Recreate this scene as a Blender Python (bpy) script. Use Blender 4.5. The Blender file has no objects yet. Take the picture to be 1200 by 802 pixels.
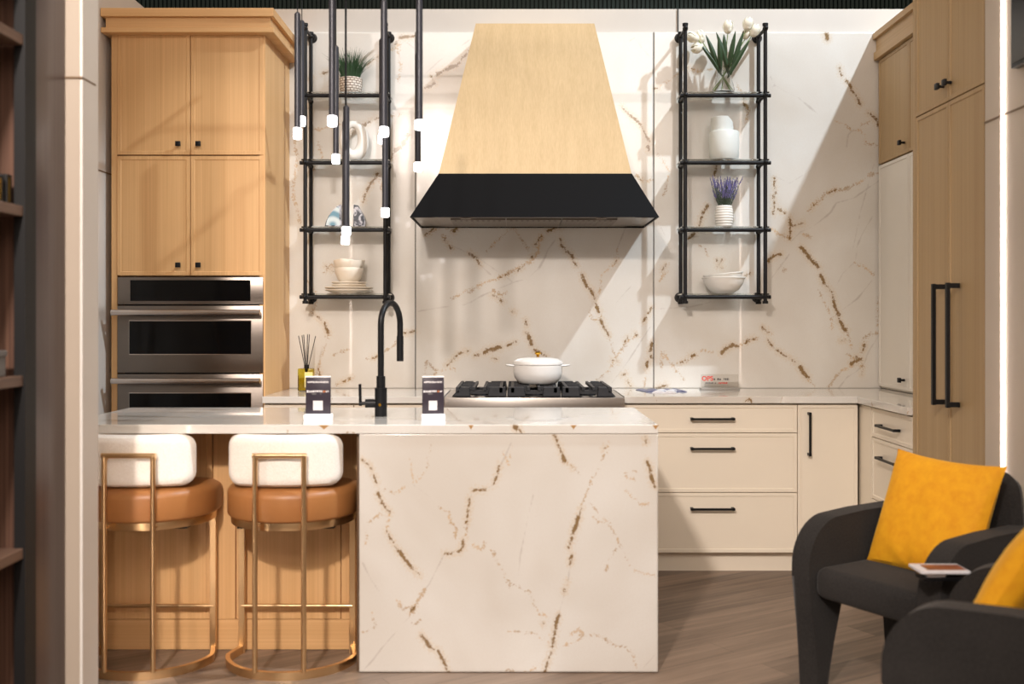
import bpy, bmesh, math, random
import numpy as np
from mathutils import Vector, Matrix, noise as mnoise
random.seed(7)
PI = math.pi
SC = bpy.context.scene
COL = SC.collection
F = 1168.0; CX = 602.0; CY = 376.0; CH = 1.305
YW = 5.75            # face of the stone wall
PW = F / YW
# ------------------------------------------------------------------ helpers
ORG = {}

def XZ(px, py, P):
    return ((px - CX) / P, CH + (CY - py) / P)

class MB:
    def __init__(s):
        s.bm = bmesh.new()
    def box(s, x0, x1, y0, y1, z0, z1, bev=0.0, seg=2):
        m = Matrix.Translation(((x0+x1)/2, (y0+y1)/2, (z0+z1)/2)) @ Matrix.Diagonal((abs(x1-x0), abs(y1-y0), abs(z1-z0), 1))
        r = bmesh.ops.create_cube(s.bm, size=1, matrix=m)
        if bev > 0:
            es = list({e for v in r['verts'] for e in v.link_edges})
            bmesh.ops.bevel(s.bm, geom=es, offset=bev, segments=seg, profile=.5, affect='EDGES')
        return s
    def cyl(s, p0, p1, r0, r1=None, seg=20, cap=True):
        r1 = r0 if r1 is None else r1
        p0 = Vector(p0); p1 = Vector(p1); d = p1 - p0
        q = d.to_track_quat('Z', 'Y').to_matrix().to_4x4()
        m = Matrix.Translation((p0+p1)/2) @ q
        bmesh.ops.create_cone(s.bm, cap_ends=cap, segments=seg, radius1=r0, radius2=r1, depth=d.length, matrix=m)
        return s
    def ball(s, c, r, sc=(1, 1, 1), u=20, v=12, rot=None):
        m = Matrix.Translation(c) @ (rot.to_4x4() if rot else Matrix.Identity(4)) @ Matrix.Diagonal((r*sc[0], r*sc[1], r*sc[2], 1))
        bmesh.ops.create_uvsphere(s.bm, u_segments=u, v_segments=v, radius=1, matrix=m)
        return s
    def sweep(s, pts, prof, up=(0, 0, 1), closed=False, cap=True, radii=None):
        pts = [Vector(p) for p in pts]; n = len(pts); rings = []
        upv = Vector(up); prev = None
        for i in range(n):
            a = pts[(i-1) % n] if (closed or i > 0) else pts[i]
            b = pts[(i+1) % n] if (closed or i < n-1) else pts[i]
            t = (b - a).normalized()
            if prev is None:
                u = upv - t*upv.dot(t)
                if u.length < 1e-4: u = Vector((1, 0, 0)) - t*t.x
                u.normalize()
            else:
                u = prev - t*prev.dot(t); u.normalize()
            prev = u
            w = t.cross(u)
            k = radii[i] if radii else 1
            rings.append([s.bm.verts.new(pts[i] + w*q[0]*k + u*q[1]*k) for q in prof])
        m = len(prof)
        rr = range(n) if closed else range(n-1)
        for i in rr:
            A = rings[i]; B = rings[(i+1) % n]
            for j in range(m):
                s.bm.faces.new((A[j], A[(j+1) % m], B[(j+1) % m], B[j]))
        if cap and not closed:
            s.bm.faces.new(rings[0][::-1]); s.bm.faces.new(rings[-1])
        return s
    def tube(s, pts, r, seg=12, **k):
        return s.sweep(pts, [(r*math.cos(2*PI*j/seg), r*math.sin(2*PI*j/seg)) for j in range(seg)], **k)
    def lathe(s, prof, c=(0, 0, 0), seg=40, rot=None):
        c = Vector(c); rings = []
        for (r, z) in prof:
            if r < 1e-5:
                p = Vector((0, 0, z)); p = rot @ p if rot else p
                rings.append([s.bm.verts.new(c + p)])
            else:
                rg = []
                for j in range(seg):
                    a = 2*PI*j/seg
                    p = Vector((r*math.cos(a), r*math.sin(a), z)); p = rot @ p if rot else p
                    rg.append(s.bm.verts.new(c + p))
                rings.append(rg)
        for A, B in zip(rings, rings[1:]):
            for j in range(seg):
                k = (j+1) % seg
                if len(A) == 1 and len(B) == 1: continue
                if len(A) == 1: s.bm.faces.new((A[0], B[k], B[j]))
                elif len(B) == 1: s.bm.faces.new((A[j], A[k], B[0]))
                else: s.bm.faces.new((A[j], A[k], B[k], B[j]))
        return s
    def prism(s, poly, f0, f1, bev=0.0, seg=3):
        """poly: 2-D outline; f0,f1: functions mapping (u,v) to 3-D for the two ends"""
        a = [s.bm.verts.new(f0(*p)) for p in poly]; b = [s.bm.verts.new(f1(*p)) for p in poly]
        n = len(poly)
        fa = s.bm.faces.new(a[::-1]); fb = s.bm.faces.new(b)
        for i in range(n):
            s.bm.faces.new((a[i], a[(i+1) % n], b[(i+1) % n], b[i]))
        if bev > 0:
            es = list(set(list(fa.edges) + list(fb.edges)))
            bmesh.ops.bevel(s.bm, geom=es, offset=bev, segments=seg, profile=.5, affect='EDGES')
        return s
    def quad(s, *p):
        s.bm.faces.new([s.bm.verts.new(q) for q in p]); return s
    def xf(s, m):
        bmesh.ops.transform(s.bm, matrix=m, verts=s.bm.verts); return s
    def build(s, name, mat, parent=None, smooth=True, recalc=True):
        if recalc: bmesh.ops.recalc_face_normals(s.bm, faces=s.bm.faces)
        me = bpy.data.meshes.new(name); s.bm.to_mesh(me); s.bm.free()
        return link_mesh(name, me, mat, parent, smooth)

def link_mesh(name, me, mat, parent=None, smooth=True):
    n = len(me.vertices); co = np.empty(n*3, np.float32); me.vertices.foreach_get('co', co); co = co.reshape(-1, 3)
    lo = co.min(0); hi = co.max(0); c = Vector(((lo[0]+hi[0])/2, (lo[1]+hi[1])/2, lo[2]))
    me.transform(Matrix.Translation(-c))
    if smooth:
        me.shade_smooth()
        try: me.set_sharp_from_angle(angle=math.radians(35))
        except Exception: pass
    me.materials.append(mat)
    o = bpy.data.objects.new(name, me); COL.objects.link(o)
    ORG[o.name] = c
    if parent is not None:
        o.parent = parent; o.location = c - ORG[parent.name]
    else:
        o.location = c
    return o

def thing(name, label, cat, loc=(0, 0, 0), group=None):
    o = bpy.data.objects.new(name, None); COL.objects.link(o)
    o.empty_display_size = .05
    o.location = loc; ORG[o.name] = Vector(loc)
    o['label'] = label; o['category'] = cat
    if group: o['group'] = group
    return o

def tag(o, label, cat, group=None):
    o['label'] = label; o['category'] = cat
    if group: o['group'] = group
    return o

def struct(o):
    o['kind'] = 'structure'; return o

def dup(root, loc=None, rz=None, label=None):
    def cp(o, par):
        c = o.copy(); COL.objects.link(c); c.parent = par
        for ch in [x for x in kids.get(o.name, [])]: cp(ch, c)
        return c
    kids = {}
    for o in list(COL.objects):
        if o.parent: kids.setdefault(o.parent.name, []).append(o)
    r = cp(root, root.parent)
    if loc is not None: r.location = loc
    if rz is not None: r.rotation_euler = (0, 0, rz)
    if label: r['label'] = label
    ORG[r.name] = Vector(r.location)
    return r

# ------------------------------------------------------------------ materials
def lin(c):
    out = []
    for v in c:
        v = v/255.0
        out.append(v/12.92 if v <= .04045 else ((v+.055)/1.055)**2.4)
    return (*out, 1.0)

class N:
    """tiny node helper"""
    def __init__(s, name):
        s.m = bpy.data.materials.new(name); s.m.use_nodes = True
        s.t = s.m.node_tree; s.b = s.t.nodes['Principled BSDF']
    def n(s, kind, **k):
        nd = s.t.nodes.new(kind)
        for a, v in k.items():
            if a in nd.inputs: nd.inputs[a].default_value = v
            else: setattr(nd, a, v)
        return nd
    def l(s, a, b): s.t.links.new(a, b)
    def coords(s, scale=(1, 1, 1), rot=(0, 0, 0), out='Object'):
        tc = s.n('ShaderNodeTexCoord'); mp = s.n('ShaderNodeMapping')
        mp.inputs['Scale'].default_value = scale; mp.inputs['Rotation'].default_value = rot
        s.l(tc.outputs[out], mp.inputs['Vector']); return mp.outputs['Vector']
    def noise(s, vec, scale, detail=4, rough=.5, dist=0.0, rnd=False):
        nd = s.n('ShaderNodeTexNoise')
        nd.inputs['Scale'].default_value = scale; nd.inputs['Detail'].default_value = detail
        nd.inputs['Roughness'].default_value = rough; nd.inputs['Distortion'].default_value = dist
        if rnd:
            nd.noise_dimensions = '4D'; oi = s.n('ShaderNodeObjectInfo'); mu = s.math('MULTIPLY', oi.outputs['Random'], 30.0)
            s.l(mu, nd.inputs['W'])
        s.l(vec, nd.inputs['Vector']); return nd.outputs['Fac']
    def math(s, op, a, b=None, clamp=False):
        nd = s.n('ShaderNodeMath', operation=op); nd.use_clamp = clamp
        for i, v in enumerate((a, b)):
            if v is None: continue
            if isinstance(v, (int, float)): nd.inputs[i].default_value = v
            else: s.l(v, nd.inputs[i])
        return nd.outputs[0]
    def rng(s, v, a, b, c=0.0, d=1.0, smooth=False):
        nd = s.n('ShaderNodeMapRange'); nd.interpolation_type = 'SMOOTHSTEP' if smooth else 'LINEAR'
        for i, x in zip((1, 2, 3, 4), (a, b, c, d)): nd.inputs[i].default_value = x
        s.l(v, nd.inputs[0]); return nd.outputs[0]
    def mix(s, fac, a, b):
        nd = s.n('ShaderNodeMix', data_type='RGBA')
        for i, v in ((0, fac), (6, a), (7, b)):
            if isinstance(v, (tuple, float, int)): nd.inputs[i].default_value = v
            else: s.l(v, nd.inputs[i])
        return nd.outputs[2]
    def set(s, **k):
        for a, v in k.items():
            i = s.b.inputs[a.replace('_', ' ')]
            if isinstance(v, (tuple, float, int)): i.default_value = v
            else: s.l(v, i)
        return s
    def bump(s, h, strength=.3, dist=.002):
        nd = s.n('ShaderNodeBump'); nd.inputs['Strength'].default_value = strength; nd.inputs['Distance'].default_value = dist
        s.l(h, nd.inputs['Height']); s.l(nd.outputs[0], s.b.inputs['Normal']); return s

def plain(name, rgb, rough=.5, metal=0.0, var=.06, scale=6, bump=0, **k):
    q = N(name); v = q.coords(); c = lin(rgb)
    f = q.noise(v, scale, 3)
    d = tuple(x*(1-var*2) for x in c[:3]) + (1.0,)
    q.set(Base_Color=q.mix(f, d, tuple(min(1, x*(1+var*2)) for x in c[:3]) + (1.0,)), Roughness=rough, Metallic=metal, **k)
    if bump: q.bump(q.noise(v, scale*40, 3), bump, .001)
    return q.m

def oak(name, light, dark, axis='z', rough=.5):
    q = N(name)
    sc = {'z': (1, 1, .005), 'x': (.005, 1, 1), 'y': (1, .005, 1)}[axis]
    v = q.coords(scale=sc)
    a = q.noise(v, 190, 4, .6, rnd=True); b = q.noise(v, 28, 3, .5, 0, rnd=True)
    f = q.math('ADD', q.math('MULTIPLY', a, .6), q.math('MULTIPLY', b, .4))
    f = q.rng(f, .34, .66)
    q.set(Base_Color=q.mix(f, lin(dark), lin(light)), Roughness=rough)
    q.bump(a, .12, .0008)
    return q.m

def stone(name, attr):
    q = N(name); v = q.coords()
    n1 = q.noise(v, 34, 6, .65); n2 = q.noise(v, 9, 4, .6); n3 = q.noise(v, 110, 5, .65); cl = q.noise(v, 1.6, 3, .5, .4)
    base = q.mix(q.rng(cl, .35, .65), lin((214, 209, 200)), lin((230, 229, 224)))
    spk = q.noise(v, 140, 3, .6)
    base = q.mix(q.rng(spk, .3, .7, 0, .12), base, lin((205, 190, 172)))
    if attr:
        def at(nm):
            a = q.n('ShaderNodeAttribute'); a.attribute_name = nm; return a.outputs['Fac']
        vg, vt, vp = at('vg'), at('vt'), at('vp')
    else:
        def ridge(sc, off):
            w = q.noise(q.coords(scale=(1, 1, .7), rot=(.3, .5, off)), sc, 3, .5, .8)
            return q.math('MULTIPLY', q.math('ABSOLUTE', q.math('SUBTRACT', w, .5)), 900/sc)
        r = ridge(1.3, .7)
        vg = q.math('ADD', q.math('SUBTRACT', r, 1.0), q.rng(q.noise(v, 2.2, 2), .45, .62, 12, 0))
        vt = q.math('ADD', ridge(1.9, 2.0), .4); vp = q.math('ADD', q.math('SUBTRACT', ridge(2.3, 3.1), .5), q.rng(n2, .4, .6, 6, 0))
    # wandering edge
    g = q.math('ADD', vg, q.math('ADD', q.math('MULTIPLY', q.math('SUBTRACT', n1, .5), 8.0), q.math('MULTIPLY', q.math('SUBTRACT', n3, .5), 5.5)))
    gm = q.rng(g, -1.0, .3, .92, 0)
    halo = q.math('ADD', vg, q.math('MULTIPLY', q.math('SUBTRACT', n3, .5), 26.0))
    halo = q.rng(halo, 0, 4.5, .3, 0)
    p = q.math('ADD', vp, q.math('ADD', q.math('MULTIPLY', q.math('SUBTRACT', n1, .46), 11.0), q.math('MULTIPLY', q.math('SUBTRACT', n3, .5), 15.0)))
    pm = q.rng(p, -.9, .6, .62, 0)
    t = q.math('ADD', vt, q.math('MULTIPLY', q.math('SUBTRACT', n2, .40), 5.0))
    tm = q.rng(t, -.2, 1.0, .34, 0)
    c = q.mix(halo, base, lin((206, 176, 132)))
    c = q.mix(tm, c, lin((150, 134, 126)))
    c = q.mix(pm, c, q.mix(q.rng(n2, .4, .6), lin((206, 168, 114)), lin((162, 126, 76))))
    gold = q.mix(n3, lin((100, 74, 38)), lin((150, 116, 64)))
    c = q.mix(gm, c, gold)
    q.set(Base_Color=c, Roughness=.2, Coat_Weight=.7, Coat_Roughness=.03)
    return q.m

M = {}
M['oak'] = oak('oak_veneer', (226, 182, 128), (205, 158, 104))
M['oak_x'] = oak('oak_veneer_horizontal', (226, 182, 128), (205, 158, 104), 'x')
M['oak_y'] = oak('oak_veneer_crown', (200, 168, 124), (180, 148, 105), 'y')
M['oak_pale'] = oak('pale_oak_veneer', (219, 192, 148), (202, 174, 129))
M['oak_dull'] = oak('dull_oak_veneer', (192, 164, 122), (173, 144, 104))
M['walnut'] = oak('walnut', (132, 98, 80), (62, 44, 37), rough=.4)
M['walnut_x'] = oak('walnut_shelf', (126, 100, 84), (92, 70, 58), 'y', rough=.45)
M['walnut_end'] = oak('walnut_end_panel', (92, 76, 72), (62, 48, 46), rough=.28)
M['cream'] = plain('cream_lacquer', (242, 232, 214), .32, var=.01)
M['cream_box'] = plain('offwhite_lacquer', (232, 226, 214), .3, var=.01)
M['wall'] = plain('cream_wall_paint', (208, 202, 194), .6, var=.02)
M['panel_grey'] = plain('greige_cladding', (205, 192, 176), .4, var=.02)
M['jamb_shaded'] = plain('jamb_front_shaded', (184, 170, 154), .5, var=.02)  # front of the white jamb, shade painted in as a darker tone
M['jamb'] = plain('white_jamb_lit_side', (232, 228, 222), .5, var=.01)  # same jamb, its lit inner side painted lighter
M['black'] = plain('matt_black_metal', (15, 16, 19), .42, 0.0, var=.05, Specular_IOR_Level=.3)
M['hood_black'] = plain('satin_black_steel', (4, 5, 8), .6, var=.03, Specular_IOR_Level=.12)
M['dark'] = plain('dark_void', (14, 13, 14), .6)
M['gunmetal'] = plain('gunmetal_tube', (50, 51, 58), .38, .25, var=.02)
M['glassblack'] = plain('black_oven_glass', (4, 5, 7), .08, var=0, Specular_IOR_Level=.25)
M['white_cer'] = plain('white_ceramic', (240, 238, 232), .25, var=.01)
M['sage_cer'] = plain('pale_sage_ceramic', (218, 222, 218), .45, var=.01)
M['cream_cer'] = plain('cream_stoneware', (232, 222, 206), .4, var=.03, scale=30)
M['enamel'] = plain('white_enamel', (244, 243, 240), .12, var=.005)
M['iron'] = plain('cast_iron', (30, 32, 37), .55, var=.1, scale=60)
M['brown_glaze'] = plain('brown_rim', (120, 96, 70), .4)

def metal(name, rgb, rough, axis=(1, 1, 1), var=.03):
    q = N(name); v = q.coords(scale=axis); c = lin(rgb)
    f = q.noise(v, 90, 2)
    q.set(Base_Color=q.mix(f, tuple(x*(1-var) for x in c[:3])+(1,), tuple(min(1, x*(1+var)) for x in c[:3])+(1,)), Metallic=1.0,
          Roughness=q.rng(f, .2, .8, rough*.92, rough*1.08))
    return q.m
M['gold'] = metal('brushed_brass', (226, 192, 146), .3)
M['steel'] = metal('brushed_stainless', (160, 154, 148), .3, (.02, 1, 1))
M['steel_d'] = metal('dark_stainless', (128, 120, 113), .32, (.02, 1, 1))
M['chrome'] = metal('polished_handle', (205, 196, 190), .2, (.02, 1, 1))
M['goldknob'] = metal('gold_knob', (214, 165, 60), .2)

def fabric(name, a, b, scale, rough=.9, sheen=.3, bump=.5, tint=None):
    q = N(name); v = q.coords(); n1 = q.noise(v, scale, 5, .65); n2 = q.noise(v, 6, 3)
    f = q.rng(q.math('ADD', q.math('MULTIPLY', n1, .7), q.math('MULTIPLY', n2, .3)), .35, .65)
    q.set(Base_Color=q.mix(f, lin(b), lin(a)), Roughness=rough, Sheen_Weight=sheen, Sheen_Roughness=.4)
    if tint: q.set(Sheen_Tint=lin(tint))
    q.bump(n1, bump, .0015); return q.m
M['charcoal'] = fabric('charcoal_wool', (48, 45, 43), (27, 25, 24), 150, .95, .1)
M['boucle'] = fabric('ivory_boucle', (250, 245, 237), (236, 228, 217), 170, .95, .25, .8)
M['velvet'] = fabric('yellow_velvet', (246, 178, 22), (232, 156, 8), 30, .8, .35, .25, (255, 225, 120))
M['leather'] = plain('caramel_leather', (164, 110, 62), .42, var=.06, scale=14, bump=.15)

def emis(name, rgb, st):
    q = N(name); v = q.coords(); f = q.noise(v, 5, 1)
    q.set(Base_Color=lin(rgb), Emission_Color=q.mix(f, lin(rgb), lin(rgb)), Emission_Strength=st); return q.m
M['led'] = emis('led_strip_light', (255, 236, 222), 13.0)
M['crystal'] = emis('lit_crystal_tip', (255, 250, 250), 5.5)
M['acrylic_lit'] = emis('acrylic_added_glow', (255, 252, 250), .35)  # faint emission stands in for light caught by the acrylic, no lamp inside

def glass(name, rgb, rough=.0, ior=1.45, thin_alpha=None):
    q = N(name); v = q.coords(); f = q.noise(v, 3, 1)
    q.set(Base_Color=q.mix(f, lin(rgb), lin(rgb)), Roughness=rough, Transmission_Weight=1.0, IOR=ior)
    return q.m
M['shelf_glass'] = glass('shelf_glass', (232, 236, 234), .02, 1.3)
M['vase_glass'] = glass('clear_vase_glass', (250, 252, 252), .0, 1.35)
M['amber'] = glass('yellow_green_bottle', (214, 196, 60), .02)
M['acrylic'] = glass('clear_acrylic', (240, 238, 235), .02, 1.3)
M['grass'] = plain('dark_green_grass', (42, 78, 44), .55, var=.3, scale=25)
M['leaf'] = plain('tulip_leaf', (46, 68, 40), .45, var=.25, scale=18)
M['stem'] = plain('pale_green_stem', (122, 142, 86), .5)
M['petal'] = plain('ivory_petal', (244, 240, 222), .5, var=.03)
M['lav'] = plain('lavender_blossom', (122, 118, 172), .7, var=.2, scale=60)
M['lavstem'] = plain('grey_green_lavender_stem', (82, 98, 82), .7, var=.2)
M['sign'] = plain('plum_black_card', (52, 44, 54), .35, var=.03)
M['white_ink'] = plain('white_print', (225, 220, 220), .6, var=.01)
M['orange_ink'] = plain('orange_print', (196, 120, 70), .6, var=.01)
M['red_ink'] = plain('red_print', (214, 84, 72), .6, var=.01)
M['grey_ink'] = plain('grey_print', (84, 80, 78), .6, var=.01)
M['paper'] = plain('printed_paper', (226, 226, 232), .4, var=.06, scale=40)
M['paper_blue'] = plain('blue_grey_print', (96, 100, 130), .4, var=.3, scale=50)
M['photo_brown'] = plain('brown_cover_print', (134, 74, 48), .4, var=.5, scale=30)
M['greybox'] = plain('grey_box', (120, 118, 116), .5)
M['screen'] = plain('dark_screen', (36, 38, 44), .25)
M['reed'] = plain('black_reed', (24, 22, 22), .7)
M['label_y'] = plain('cream_label', (228, 214, 140), .5)

def agate():
    q = N('agate_slice'); v = q.coords(scale=(1, 1, 1)); w = q.n('ShaderNodeTexWave'); w.wave_type = 'RINGS'; w.rings_direction = 'Y'
    w.inputs['Scale'].default_value = 5; w.inputs['Distortion'].default_value = 5; w.inputs['Detail'].default_value = 2
    q.l(v, w.inputs['Vector'])
    q.set(Base_Color=q.mix(q.rng(w.outputs['Fac'], .2, .9), lin((120, 160, 178)), lin((214, 226, 228))), Roughness=.12); return q.m
M['agate'] = agate()
def agate2():
    q = N('agate_crust'); v = q.coords(); f = q.noise(v, 22, 4, .6, 1.0)
    q.set(Base_Color=q.mix(q.rng(f, .45, .55), lin((46, 50, 62)), lin((206, 204, 210))), Roughness=.35); return q.m
M['agate_rim'] = agate2()
def weave():
    q = N('woven_white_basket'); v = q.coords(rot=(0, 0, 0)); br = q.n('ShaderNodeTexBrick')
    br.inputs['Scale'].default_value = 1; br.inputs['Brick Width'].default_value = .022; br.inputs['Row Height'].default_value = .014
    br.inputs['Mortar Size'].default_value = .0018; br.inputs['Color1'].default_value = lin((236, 230, 220)); br.inputs['Color2'].default_value = lin((218, 208, 194)); br.inputs['Mortar'].default_value = lin((120, 96, 78))
    sx = q.n('ShaderNodeSeparateXYZ'); q.l(v, sx.inputs[0]); cb = q.n('ShaderNodeCombineXYZ')
    an = q.math('MULTIPLY', q.math('ARCTAN2', sx.outputs[1], sx.outputs[0]), .06)
    q.l(an, cb.inputs[0]); q.l(sx.outputs[2], cb.inputs[1]); q.l(cb.outputs[0], br.inputs['Vector'])
    q.set(Base_Color=br.outputs['Color'], Roughness=.8); return q.m
M['weave'] = weave()
def floor_mat():
    q = N('plank_floor'); v = q.coords(rot=(0, 0, math.radians(-31)))
    br = q.n('ShaderNodeTexBrick'); br.inputs['Scale'].default_value = 1; br.inputs['Brick Width'].default_value = 1.3; br.inputs['Row Height'].default_value = .15
    br.inputs['Mortar Size'].default_value = .0012; br.inputs['Color1'].default_value = (0, 0, 0, 1); br.inputs['Color2'].default_value = (1, 1, 1, 1); br.inputs['Mortar'].default_value = (0.2, .2, .2, 1)
    q.l(v, br.inputs['Vector'])
    v2 = q.coords(scale=(1, 1, 1), rot=(0, 0, math.radians(-31))); mp = q.n('ShaderNodeMapping'); mp.inputs['Scale'].default_value = (1.3, 26, 1); q.l(v2, mp.inputs['Vector'])
    g = q.noise(mp.outputs[0], 1.0, 6, .65, .6)
    sp = q.n('ShaderNodeSeparateColor'); q.l(br.outputs['Color'], sp.inputs[0])
    f = q.math('ADD', q.math('MULTIPLY', g, .75), q.math('MULTIPLY', sp.outputs[0], .25))
    f = q.rng(f, .3, .72)
    c = q.mix(f, lin((90, 75, 64)), lin((152, 130, 112)))
    c = q.mix(q.math('MULTIPLY', br.outputs['Fac'], .5), c, lin((60, 48, 42)))
    q.set(Base_Color=c, Roughness=.42); q.bump(g, .15, .001); return q.m
M['floor'] = floor_mat()
def curtain_mat():
    q = N('dark_green_slats'); v = q.coords(scale=(1, 1, .05)); f = q.noise(v, 30, 2)
    q.set(Base_Color=q.mix(f, lin((10, 26, 22)), lin((24, 46, 38))), Roughness=.7); return q.m
M['green'] = curtain_mat()
M['stone'] = stone('veined_quartz', True)
M['stone_p'] = stone('veined_quartz_edges', False)

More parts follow.
